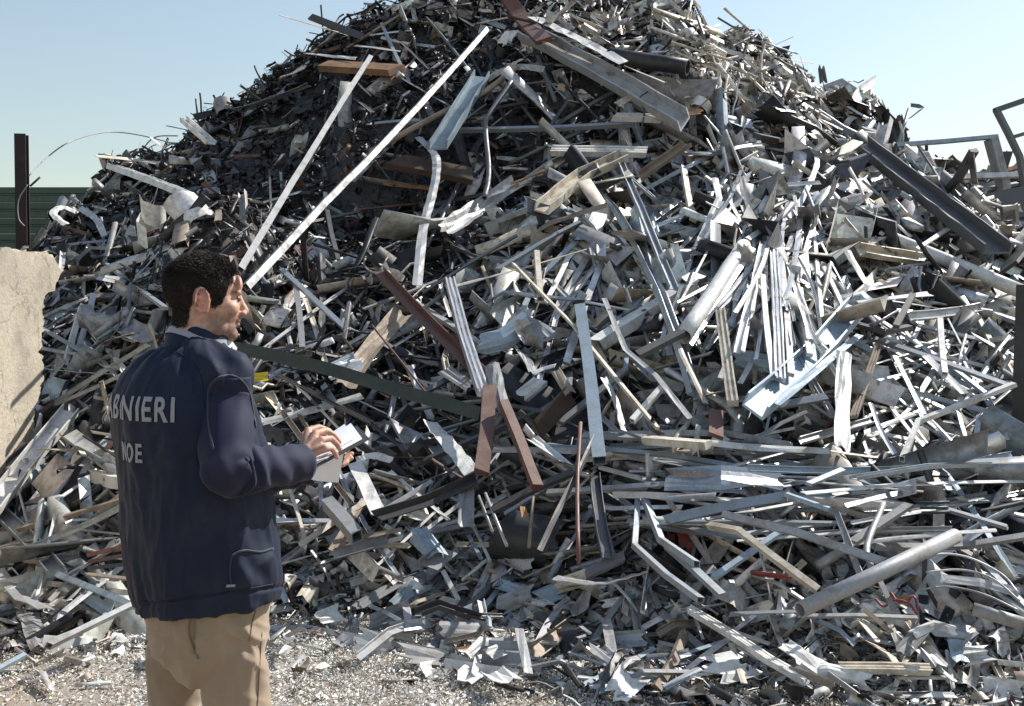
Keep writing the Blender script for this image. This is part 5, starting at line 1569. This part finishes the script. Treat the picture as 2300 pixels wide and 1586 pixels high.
# ---- the frame of the body
PHI = math.radians(45)
FW = np.array([math.cos(PHI), math.sin(PHI), 0.0]); RT = np.array([math.sin(PHI), -math.cos(PHI), 0.0]); UP = np.array([0, 0, 1.0])
HPHI = math.radians(27)
HF = np.array([math.cos(HPHI), math.sin(HPHI), -0.03]); HF = nrm(HF)
HR = nrm(np.cross(HF, UP)); HU = np.cross(HR, HF)
HM = np.stack([HR, HF, HU], 1)
HC = W(459, 671, PD)


def H(x, y, z): return HC + HM @ np.array([x, y, z])


Sr, Er, Wr = W(508, 862, 2.655), W(508, 1060, 2.54), W(676, 1041, 2.765)
Sl, El, Wl = W(366, 858, 2.90), W(520, 1080, 3.05), W(700, 1050, 2.97)

body = Prims()
body.ball(H(0, -.008, .030), (.074, .096, .084), HM, 28, 18)
body.ball(H(0, .028, -.020), (.064, .066, .080), HM)
body.ball(H(0, .030, -.072), (.053, .056, .042), HM)
body.ball(H(0, .072, -.094), (.024, .020, .020), HM)
for s in (-1, 1):
    body.ball(H(s * .042, .058, -.024), (.024, .026, .024), HM)
    body.ball(H(s * .045, .015, -.075), (.017, .040, .028), HM)
    body.ball(H(s * .012, .102, -.037), (.009, .010, .008), HM)
    body.ball(H(s * .030, .080, .018), (.024, .013, .009), HM)
    body.ball(H(s * .030, .074, -.002), .0125, HM)
    # ear: rim, inner ridge, lobe
    rim = []
    for t in np.linspace(-0.75, 1.25, 12):
        a = math.pi * (0.5 - t)
        rim.append(H(s * (.079 + .005 * max(0, -math.cos(a))), -.022 + .0185 * math.cos(a) - .003 * math.sin(a), -.006 + .031 * math.sin(a)))
    body.chain(rim[1:], [.0058] * 11, 8)
    body.chain([H(s * .078, -.018, .016), H(s * .080, -.026, .0), H(s * .079, -.018, -.018)], [.0045, .0045, .005], 8)
    body.ball(H(s * .078, -.010, -.032), (.006, .009, .010), HM, 12, 8)
    body.ball(H(s * .073, -.018, -.004), (.006, .016, .026), HM, 12, 8)
    body.ball(H(s * .078, -.004, -.008), (.005, .005, .008), HM, 10, 8)
body.chain([H(0, .088, .012), H(0, .098, -.010), H(0, .109, -.029)], [.0105, .0108, .0115], 12)
body.ball(H(0, .104, -.040), (.008, .010, .006), HM, 12, 8)
body.ball(H(0, .088, -.056), (.024, .010, .0065), HM, 14, 10)
body.ball(H(0, .086, -.068), (.020, .011, .007), HM, 14, 10)
body.ball(H(0, .084, -.048), (.020, .010, .010), HM, 14, 10)
body.ball(H(0, .084, .040), (.050, .014, .030), HM, 16, 10)
NB = W(428, 790, PD + .01)
body.chain([H(0, -.022, -.05), H(0, -.030, -.10), NB], [.056, .055, .066], 24)
CH = W(430, 900, PD)
PEL = W(462, 1330, PD)
for s in (-1, 1):
    body.chain([NB - UP * .04, (Sr if s > 0 else Sl) - UP * .01], [.06, .045])
    body.chain([CH + RT * s * .07, PEL + RT * s * .06], [.10, .10])
body.chain([Sr, Er + (Sr - Er) * .06, Wr], [.040, .036, .025])
body.chain([Sl, El, Wl], [.040, .036, .025])
HIPR, HIPL = W(520, 1400, 2.70), W(402, 1400, 2.855)
KNR, KNL = np.array([HIPR[0] + .012, HIPR[1], .50]), np.array([HIPL[0] - .015, HIPL[1], .50])
ANR, ANL = np.array([KNR[0] - .005, KNR[1], .085]), np.array([KNL[0], KNL[1], .085])
body.chain([HIPR, KNR, ANR], [.060, .050, .038]); body.chain([HIPL, KNL, ANL], [.055, .046, .038])
for a in (ANR, ANL): body.chain([a - UP * .03, a - UP * .045 + FW * .15], [.035, .028])
# right hand lying on the papers: palm, four unequal bent fingers, thumb
kn = [W(692, 968, 2.850), W(709, 974, 2.832), W(722, 988, 2.812), W(729, 1006, 2.792)]
pal = W(694, 1012, 2.80)
body.chain([Wr, W(684, 1026, 2.785), pal], [.026, .025, .021], 14)
for k_ in kn: body.chain([W(686, 1022, 2.79), k_], [.019, .0115], 12)
fing = [
    [kn[0], W(716, 960, 2.884), W(738, 968, 2.896), W(751, 980, 2.898)],
    [kn[1], W(733, 967, 2.866), W(752, 979, 2.876), W(762, 993, 2.876)],
    [kn[2], W(744, 985, 2.842), W(758, 999, 2.850), W(764, 1010, 2.850)],
    [kn[3], W(745, 1007, 2.818), W(754, 1019, 2.824), W(757, 1028, 2.824)]]
for fpts, r0 in zip(fing, (.0098, .0100, .0094, .0082)): body.chain(fpts, [r0 * 1.06, r0, r0 * .92, r0 * .78], 12)
body.chain([W(684, 1012, 2.815), W(684, 978, 2.870), W(706, 966, 2.918), W(727, 972, 2.930)], [.016, .0125, .0105, .0085], 12)
# left hand under the board
lk = [W(752, 1022, 2.985), W(757, 1030, 2.968), W(757, 1038, 2.95), W(752, 1046, 2.932)]
for k_, e in zip(lk, ((30, -14), (33, -12), (32, -10), (27, -8))):
    body.chain([Wl, W(730, 1044, 2.96), k_], [.024, .018, .0105], 12)
    q = project(k_)
    body.chain([k_, W(q[0] + e[0] * .6, q[1] + e[1] * .3, k_[1] + .012), W(q[0] + e[0], q[1] + e[1] * .9, k_[1] + .022)], [.0100, .0094, .0078], 12)
bv, bf, bn = body.union(0.0032, 4)

loc = (bv - HC) @ HM     # head coordinates of every vertex
tone = np.tile(np.array([0.56, 0.325, 0.235, 1.0]), (len(bv), 1))
hd = loc[:, 2] > -.135


def blend(mask, col):
    global tone
    mask = np.clip(mask, 0, 1)[:, None]
    tone[:, :3] = tone[:, :3] * (1 - mask) + np.array(col) * mask


sm = lambda v, a, b: np.clip((v - a) / (b - a), 0, 1)
blend(hd * sm(-loc[:, 2], .030, .055) * sm(loc[:, 1], -.02, .02) * sm(loc[:, 2], -.125, -.105) * 0.7, (0.15, 0.10, 0.085))
blend(hd * (np.abs(loc[:, 0]) > .070) * sm(.030 - np.abs(loc[:, 1] + .02), 0, .008) * sm(.045 - np.abs(loc[:, 2] + .006), 0, .01) * 0.55, (0.62, 0.26, 0.20))
blend(hd * gauss(loc[:, 1], loc[:, 2], .094, -.062, .016, .010) * (np.abs(loc[:, 0]) < .026) * 0.7, (0.42, 0.17, 0.14))
blend(hd * gauss(np.abs(loc[:, 0]), loc[:, 2], .045, -.022, .02, .022) * (loc[:, 1] > .04) * 0.35, (0.60, 0.28, 0.21))
blend(hd * gauss(np.abs(loc[:, 0]), loc[:, 2], .034, .020, .020, .0055) * (loc[:, 1] > .055) * 0.9, (0.05, 0.035, 0.03))
hl = np.interp(loc[:, 1], [-.2, -.050, -.036, .004, .010, .034, .055, .075, .10], [-.074, -.074, .018, .022, -.024, -.012, .040, .066, .072])
blend(hd * sm(loc[:, 2], hl - .014, hl + .004) * 0.75, (0.11, 0.075, 0.062))
ob = put('body', bv, bf, M['skin'], person)
a = ob.data.attributes.new('tone', 'FLOAT_COLOR', 'POINT')
a.data.foreach_set('color', tone.astype(np.float32).ravel())
for s in (-1, 1):
    e = Prims(); e.ball(H(s * .031, .0800, .0015), .0100); e.ball(H(s * .032, .0862, .0012), .0052)
    eo = put('eye', np.concatenate(e.v), e.f, scrap_mat('eyeball', (0.10, 0.08, 0.07), 0, 0.2, amt=0.0, bump=0) if s < 0 else bpy.data.materials['eyeball'], ob)

# ---- hair: a close cap that follows the skull, and short curls on it
lx, ly, lz = loc.T
front = np.interp(ly, [-.2, -.050, -.036, .004, .010, .034, .055, .075, .10], [-.074, -.074, .018, .022, -.024, -.012, .040, .066, .072])
hm = hd & (lz > front + 0.006 * vnoise(lx * 120, ly * 120, 4)) & ~((np.abs(lx) > .0745) & (np.abs(ly + .018) < .032) & (lz < .034) & (ly > -.048))
hm &= lz > -.09
fa = np.array([f for f in bf if len(f) == 4])
solid = hm & (lz > front + 0.007)
hf = fa[solid[fa].all(1)]
used = np.unique(hf)
all_ = np.nonzero(hm)[0]
remap = -np.ones(len(bv), int); remap[used] = np.arange(len(used))
lenh = np.interp(lz, [-.08, -.02, .03, .075, .12], [.0010, .0022, .004, .008, .0095]) * np.interp(ly, [-.1, .02, .1], [.9, 1.0, 1.05])
shell = bv[used] + bn[used] * (lenh[used] * 0.40 + 0.0004 + 0.0016 * fbm(bv[used], 140, 6))[:, None]
hv = [shell]; hfaces = [tuple(remap[q]) for q in hf]
nh = len(shell)
rr = np.random.default_rng(9)
dens = np.interp(lz[all_], [-.08, 0, .06], [1.0, 0.9, 1.0]); dens /= dens.sum()
roots = rr.choice(all_, 24000, p=dens)
for q in roots:
    p = bv[q] + rr.normal(0, .0016, 3); n_ = bn[q]
    l_ = lenh[q] * rr.uniform(1.0, 2.0) + 0.002
    comb = HM @ np.array([0.25 * math.copysign(1, lx[q]), -.75, -.25 if lz[q] > .05 else -.9])
    wave = 0.6 * math.sin(ly[q] * 150 + lz[q] * 90 + 2 * math.sin(lx[q] * 70))
    comb = comb + np.cross(n_, comb) * wave * (1.0 if lz[q] > .04 else 0.35)
    comb = nrm(comb - n_ * comb.dot(n_))
    d = nrm(n_ * (0.55 if lz[q] > .06 else 0.28) + comb + rr.normal(0, 0.20, 3))
    side = nrm(np.cross(d, rr.normal(0, 1, 3)))
    curlv = side * rr.uniform(-1, 1) * l_ * 0.35
    w_ = 0.0006 + 0.0005 * rr.random()
    ring = []
    for t, ww in ((0, 1.0), (.4, 1.0), (.75, .8), (1.0, .25)):
        c = p + d * l_ * t * 1.25 + curlv * t * t + np.cross(d, curlv) * math.sin(t * 4) * 0.4
        s2 = np.cross(d, side)
        for k_ in range(3):
            an = k_ * 2.094
            ring.append(c + (side * math.cos(an) + s2 * math.sin(an)) * w_ * ww)
    hv.append(np.array(ring))
    for j in range(3):
        for k_ in range(3):
            hfaces.append((nh + j * 3 + k_, nh + j * 3 + (k_ + 1) % 3, nh + j * 3 + 3 + (k_ + 1) % 3, nh + j * 3 + 3 + k_))
    nh += 12
put('hair', np.concatenate(hv), hfaces, M['hair'], person)

# ---- vest
rows = [  # photograph row, left and right outline
    (1362, 312, 620), (1346, 308, 621), (1300, 296, 622), (1240, 286, 616), (1180, 281, 608), (1100, 277, 602), (1040, 270, 594),
    (990, 264, 584), (940, 258, 572), (900, 255, 560), (868, 266, 546), (838, 280, 530), (808, 306, 515), (785, 338, 502)]


def ring_at(row, l, r_, n=72, shrink=0.0, y=PD):
    c = W((l + r_) / 2, row, y)
    half = (r_ - l) / 2 * y / F * 0.985 - shrink
    b = half / 1.073; a_ = b * 1.30
    out = []
    for i in range(n):
        t = 2 * math.pi * i / n
        ct, st = math.cos(t), math.sin(t)
        e = 2 / 2.12
        out.append(c + RT * a_ * math.copysign(abs(ct) ** e, ct) + FW * b * math.copysign(abs(st) ** e, st))
    return np.array(out)


vest = Prims()
vest.loft([ring_at(*q) for q in rows])
vest.chain([W(432, 800, PD - .02), Sr + UP * .012 - RT * .012], [.066, .074], 20)
vest.chain([W(420, 800, PD + .03), Sl + UP * .012 + RT * .012], [.066, .074], 20)
vv, vf, vn = vest.union(0.0065, 8)
px_, py_ = project(vv)
# folds: long soft vertical drapes, short creases below the armhole and above the pocket
side_ = (vv - np.array([FEET[0], PD, 0])) @ RT
arc = np.arctan2((vv - np.array([FEET[0], PD, 0])) @ FW, side_)
fold = 0.0060 * vnoise(arc * 4.2 + vv[:, 2] * 1.2, vv[:, 2] * 2.2, 31) + 0.0040 * vnoise(arc * 9 + vv[:, 2] * 4, vv[:, 2] * 6.5, 33)
fold += 0.0035 * vnoise(arc * 7 - vv[:, 2] * 9, vv[:, 2] * 15 + arc * 5, 37) * (0.4 + gauss(px_, py_, 480, 1050, 140, 160) + gauss(px_, py_, 420, 820, 120, 60))
fold += 0.006 * gauss(px_, py_, 480, 1080, 110, 70) * np.sin((px_ * 0.35 + py_ * 0.75) / 17.0)
fold += 0.005 * gauss(px_, py_, 560, 1300, 60, 60) * np.sin((px_ * 0.8 - py_ * 0.5) / 9.0)
fold += 0.0065 * gauss(px_, py_, 480, 820, 70, 50) * np.sin((px_ * 0.65 - py_ * 0.5) / 9.5)
ridge = lambda a, b, sd: (1 - np.abs(vnoise(a, b, sd))) ** 4
fold += 0.0065 * ridge(arc * 3.2 + vv[:, 2] * 5, vv[:, 2] * 7 - arc * 1.5, 61) * (0.25 + gauss(px_, py_, 470, 1020, 130, 130) + gauss(px_, py_, 470, 830, 110, 60) + gauss(px_, py_, 570, 1270, 70, 90))
fold += 0.0035 * ridge(arc * 6 - vv[:, 2] * 4, vv[:, 2] * 11, 63)
fold -= 0.007 * np.exp(-((py_ - (1352 - (px_ - 460) * 0.06)) / 5.0) ** 2)
vv = vv + vn * fold[:, None]
hk = np.clip((1.02 - vv[:, 2]) / 0.2, 0, 1)
vv[:, 2] += hk * (0.012 + 0.022 * (vv[:, 0] - FEET[0]) / 0.19)
ov = put('vest', vv, vf, M['vest'], person)
vest_bvh = BVHTree.FromPolygons([Vector(p) for p in vv], vf)


def on_vest(px, py, lift=0.004, bvh=None):
    d = Vector(nrm(ray(px, py)))
    h, n_, _, _ = (bvh or vest_bvh).ray_cast(Vector((0, 0, CAM_H)), d)
    if h is None: return None
    return np.array(h) + np.array(n_) * lift


# sleeves
def sleeve(S_, E_, W_, name, seed):
    P0 = np.array([S_ + UP * .02, S_ - UP * .05, E_ * .92 + S_ * .08, E_ * .9 + W_ * .1 - UP * .0, E_ * .55 + W_ * .45, W_ + (W_ - E_) * .02])
    Q = spline(P0, 16)
    m = len(Q)
    s = np.linspace(0, 1, m)
    T, U, V = path_frames(Q, [0.3, -1, 0.2])
    rad = np.interp(s, [0, .2, .45, .6, .7, .85, 1], [.068, .070, .063, .060, .058, .054, .051])
    n = 40
    rings = []
    for i in range(m):
        t = np.linspace(0, 2 * math.pi, n, endpoint=False)
        p = Q[i] + rad[i] * (U[i] * np.cos(t)[:, None] + V[i] * np.sin(t)[:, None])
        w_ = math.exp(-((s[i] - .62) / .17) ** 2) + 0.35 * math.exp(-((s[i] - .9) / .1) ** 2) + .3 * math.exp(-((s[i] - .25) / .12) ** 2)
        wr = 0.0082 * w_ * np.sin(s[i] * 62 + 1.7 * np.sin(t * 2 + seed) + 2.0 * vnoise(t * 1.3, np.full(n, s[i] * 9), seed))
        wr += 0.0042 * vnoise(t * 2.2 + s[i] * 5, np.full(n, s[i] * 14), seed + 3)
        rings.append(p + (U[i] * np.cos(t)[:, None] + V[i] * np.sin(t)[:, None]) * wr[:, None])
    inner = [Q[-1] + (r_ - Q[-1]) * .88 for r_ in (rings[-1],)] + [Q[-3] + (rings[-3] - Q[-3]) * .85]
    rings += inner
    v = np.concatenate(rings); f = []
    for j in range(len(rings) - 1): f += [(j * n + i, j * n + (i + 1) % n, (j + 1) * n + (i + 1) % n, (j + 1) * n + i) for i in range(n)]
    f.append(tuple(range(n))[::-1])
    put(name, v, f, M['sleeve'], person)
    return v, f


sv, sf = sleeve(Sr, Er, Wr, 'sleeve', 3)
sleeve(Sl, El, Wl, 'sleeve', 8)
both = BVHTree.FromPolygons([Vector(p) for p in vv] + [Vector(p) for p in sv], list(vf) + [tuple(i + len(vv) for i in q) for q in sf])


def strip_on(name, pts, w, mat, parent, lift=.004, bvh=None, n=10):
    Q = spline(np.array([(a, b, 0) for a, b in pts], float), n)
    P = [on_vest(q[0], q[1], lift, bvh) for q in Q]
    P = np.array([p for p in P if p is not None])
    for _ in range(2): P[1:-1] = (P[:-2] + P[1:-1] * 2 + P[2:]) / 4
    me, off = sweep_mesh(name, P, SEC['rod'], w, [0, -1, .3], hr, smooth=True)
    o = link(name, me, mat, parent); o.location = Vector(off - FEET)
    return o


strip_on('armhole_edging', [(480, 1010), (470, 960), (467, 905), (470, 875), (482, 856), (502, 845), (524, 845), (546, 858), (560, 882), (567, 915), (574, 960)], .007, M['piping'], ov, .0005, both)
strip_on('hem_seam', [(322, 1352), (400, 1352), (480, 1338), (560, 1322), (612, 1312)], .0035, M['vest'], ov, .0008)
strip_on('pocket_edge', [(520, 1248), (548, 1236), (585, 1240), (612, 1232)], .006, M['piping'], ov, .0015)
strip_on('pocket_edge', [(520, 1248), (516, 1285), (520, 1318)], .0045, M['piping'], ov, .0012)
strip_on('pocket_zip', [(508, 1316), (528, 1315)], .007, M['letters'], ov, .003)
strip_on('shoulder_seam', [(398, 790), (430, 812), (452, 850), (458, 905), (462, 970), (474, 1040)], .0035, M['vest'], ov, .0006)

# collar: stand of the vest with a grey blue lining edge, and a bit of white shirt at the throat
cb = W(440, 775, PD + .005)
for nm_, r0, z0, z1, mt, par in (('collar', .078, -.045, .042, M['vest'], ov), ('collar_lining', .0735, .012, .056, M['collar'], ov)):
    n = 48; rings = []
    axis = nrm(np.array([0.25, 0.12, 1.0]))
    for zz, k_ in ((z0, 1.10), ((z0 + z1) / 2, 1.03), (z1, 0.98), (z1 + .004, .955), (z1 - .002, .92), (z0, .95)):
        t = np.linspace(0, 2 * math.pi, n, endpoint=False)
        tilt = -0.018 * np.cos(t - .15) - .004 * np.sin(3 * t)
        rings.append(cb + axis * zz + (np.cos(t)[:, None] * HF * 1.02 + np.sin(t)[:, None] * np.cross(UP, HF)) * r0 * k_ + UP * tilt[:, None] * (1 if zz > 0 else .2))
    v = np.concatenate(rings)
    f = []
    for j in range(len(rings) - 1): f += [(j * n + i, j * n + (i + 1) % n, (j + 1) * n + (i + 1) % n, (j + 1) * n + i) for i in range(n)]
    put(nm_, v, f, mt, par)
P = np.array([W(506, 778, 2.775), W(518, 770, 2.80), W(526, 782, 2.81), W(521, 796, 2.80)])
me, off = sheet_mesh('shirt_collar', P, .024, [0.6, -1, .2], hr, .05, 0, .1, .003, .05, 4)
o = link('shirt_collar', me, M['shirt'], person); o.location = Vector(off - FEET)


# ---- lettering, wrapped round the back
def lettering(text, row, height, s_end, squeeze, mat):
    """letters laid on the cloth; s_end: arc length from the spine to the right end of the word"""
    cu = bpy.data.curves.new('word', 'FONT'); cu.body = text; cu.offset = 0.022; cu.space_character = 1.14
    tmp = bpy.data.objects.new('word', cu); COL.objects.link(tmp)
    dg = bpy.context.evaluated_depsgraph_get(); dg.update()
    me = bpy.data.meshes.new_from_object(tmp.evaluated_get(dg))
    bpy.data.objects.remove(tmp)
    bm = bmesh.new(); bm.from_mesh(me)
    bmesh.ops.triangulate(bm, faces=bm.faces)
    for _ in range(3):
        es = [e for e in bm.edges if e.calc_length() > 0.12]
        if es: bmesh.ops.subdivide_edges(bm, edges=es, cuts=1); bmesh.ops.triangulate(bm, faces=bm.faces)
    co = np.array([v.co for v in bm.verts])
    x0, x1 = co[:, 0].min(), co[:, 0].max(); h0, h1 = co[:, 1].min(), co[:, 1].max()
    sc = height / (h1 - h0)
    Wd = (x1 - x0) * sc * squeeze
    zmid = W(400, row, PD)[2]
    # table of the back's outline at this height, by arc length from the spine
    ax = np.array([FEET[0] - .03, PD, zmid])
    an = np.linspace(-1.9, 1.9, 240); pts = []
    for t in an:
        d = -FW * math.cos(t) + RT * math.sin(t)
        h, n_, _, _ = vest_bvh.ray_cast(Vector(ax + d * 0.6), Vector(-d))
        pts.append(np.array(h) if h is not None else ax + d * .18)
    pts = np.array(pts); pts[:, 2] = zmid
    al = np.concatenate([[0], np.cumsum(np.linalg.norm(np.diff(pts, axis=0), axis=1))])
    al -= np.interp(0, an, al)
    out = []
    for x_, y_, _ in co:
        s_ = s_end - Wd + (x_ - x0) / (x1 - x0) * Wd
        t = np.interp(s_, al, an)
        d = -FW * math.cos(t) + RT * math.sin(t)
        q = ax + UP * ((y_ - (h0 + h1) / 2) * sc)
        h, n_, _, _ = vest_bvh.ray_cast(Vector(q + d * 0.6), Vector(-d))
        out.append(np.array(h) + d * .0022 if h is not None else q + d * .18)
    f = [tuple(v.index for v in fc.verts) for fc in bm.faces]
    bm.verts.index_update()
    bm.free(); bpy.data.meshes.remove(me)
    o = put('lettering', out, f, mat, ov)
    sol = o.modifiers.new('thickness', 'SOLIDIFY'); sol.thickness = 0.0012; sol.offset = 0
    q = project(np.array(out))
    print(text, 'px', q[0].min(), q[0].max(), q[1].min(), q[1].max())
    return o


lettering('CARABINIERI', 906, 0.064, 0.180, 0.80, M['letters'])
lettering('NOE', 1000, 0.050, 0.078, 0.66, M['letters'])

# ---- trousers
tr = Prims()
tr.loft([ring_at(q[0], q[1], q[2], 48) for q in ((1520, 405, 520), (1490, 372, 560), (1460, 345, 588), (1430, 334, 600), (1390, 330, 604), (1330, 332, 602), (1280, 336, 598))])
tr.chain([W(522, 1400, 2.70), W(530, 1450, 2.695), W(532, 1590, 2.69), KNR, ANR + UP * .0], [.080, .083, .080, .073, .060], 24)
tr.chain([W(400, 1400, 2.86), W(394, 1450, 2.865), W(390, 1590, 2.86), KNL, ANL + UP * .0], [.076, .078, .068, .064, .056], 24)
tv, tf, tn = tr.union(0.006, 14)
qx, qy = project(tv)
fd = 0.006 * vnoise(qx / 38.0, qy / 50.0, 51) + 0.0036 * vnoise(qx / 16.0, qy / 30.0, 52)
fd += 0.005 * gauss(qx, qy, 560, 1430, 50, 60) * np.sin((qx * .35 - qy * .8) / 8.0)
fd += 0.007 * ridge(qx / 70 + qy / 90, qy / 34 - qx / 60, 71) * (0.35 + gauss(qx, qy, 545, 1440, 70, 60) + gauss(qx, qy, 400, 1470, 60, 50))
fd += 0.006 * ridge(qx / 30 + 0.3, qy / 160, 73) * (qy > 1480)
fd -= 0.010 * np.exp(-(((qx - (432 + (qy - 1440) * .02)) / 5.0) ** 2)) * (qy > 1375) * (qy < 1470)
tv = tv + tn * fd[:, None]
ot = put('trousers', tv, tf, M['khaki'], person)
P = [(430, 1376), (424, 1415), (432, 1450), (446, 1480)]
tb = BVHTree.FromPolygons([Vector(p) for p in tv], tf)
strip_on('seat_seam', P, .005, cloth('khaki_seam', (0.20, 0.14, 0.09)), ot, .001, tb)
strip_on('pocket_edge', [(574, 1372), (566, 1400), (560, 1440)], .004, bpy.data.materials['khaki_seam'], ot, .001, tb)
strip_on('side_seam', [(588, 1420), (584, 1480), (580, 1560), (578, 1584)], .004, bpy.data.materials['khaki_seam'], ot, .0005, tb)
sho = scrap_mat('black_leather', (0.02, 0.018, 0.017), 0, 0.4, amt=0.3)
for a in (ANR, ANL):
    sp = Prims()
    sp.ball(a - UP * .045 - FW * .01, (.045, .055, .045)); sp.ball(a - UP * .055 + FW * .10, (.045, .045, .034)); sp.ball(a - UP * .055 + FW * .17, (.040, .040, .028))
    sp.chain([a - UP * .05, a - UP * .057 + FW * .16], [.040, .028])
    v_, f_, _ = sp.union(0.006, 3)
    v_[:, 2] = np.maximum(v_[:, 2], 0.002)
    put('shoe', v_, f_, sho, person)

# ---- the clipboard and its papers (held: a thing of its own)
cbc = [W(690, 1060, 2.745), W(830, 986, 2.95), W(802, 957, 3.09), W(668, 1021, 2.905)]
clip = empty('clipboard', np.mean(cbc, 0))
tag(clip, 'dark clipboard with white papers held in the man\'s hands', 'clipboard')
M['paper'] = cloth('white_paper', (0.78, 0.79, 0.84), 0.7, sheen=0.0, damt=0.0)


def quad_sheet(name, c, th, mat, parent, curl=0.0, n=8, droop=0.0):
    A, B, C_, D = [np.asarray(p, float) for p in c]
    nn = nrm(np.cross(B - A, D - A)); nn = nn if nn[2] > 0 or abs(nn[2]) < .3 else -nn
    G = []
    for j in range(n + 1):
        for i in range(n + 1):
            s, t = i / n, j / n
            p = (A * (1 - s) + B * s) * (1 - t) + (D * (1 - s) + C_ * s) * t
            G.append(p + nn * curl * (s * s * t) + nn * droop * math.sin(s * 3.14) * t)
    G = np.array(G)
    v = np.concatenate([G + nn * th / 2, G - nn * th / 2]); m = len(G); w = n + 1
    f = []
    for j in range(n):
        for i in range(n):
            a_, b_, c_, d_ = j * w + i, j * w + i + 1, (j + 1) * w + i + 1, (j + 1) * w + i
            f += [(a_, b_, c_, d_), (m + d_, m + c_, m + b_, m + a_)]
    ed = list(range(w)) + [j * w + n for j in range(1, w)] + [n * w + i for i in range(n - 1, -1, -1)] + [j * w for j in range(n - 1, 0, -1)]
    for a_, b_ in zip(ed, ed[1:] + ed[:1]): f.append((a_, m + a_, m + b_, b_))
    off = np.array(parent.location)
    return link(name, mesh_from(name, v - off, f), mat, parent)


quad_sheet('board', cbc, .004, M['black'], clip)
up_ = nrm(np.cross(cbc[1] - cbc[0], cbc[3] - cbc[0])); up_ = up_ if up_[2] > 0 else -up_
ins = lambda s, t, l: ((cbc[0] * (1 - s) + cbc[1] * s) * (1 - t) + (cbc[3] * (1 - s) + cbc[2] * s) * t) + up_ * l
quad_sheet('paper', [ins(.10, .06, .005), ins(.90, .10, .006), ins(.90, .94, .007), ins(.10, .94, .005)], .003, M['paper'], clip, curl=.012)
quad_sheet('paper', [ins(.16, .16, .009), ins(.80, .20, .012), ins(.80, .98, .014), ins(.16, 1.0, .009)], .001, M['paper'], clip, curl=.010)
quad_sheet('loose_page', [W(697, 1056, 2.80), W(772, 1016, 2.90), W(768, 1084, 2.90), W(700, 1078, 2.80)], .001, M['paper'], clip, curl=.015, droop=.02)
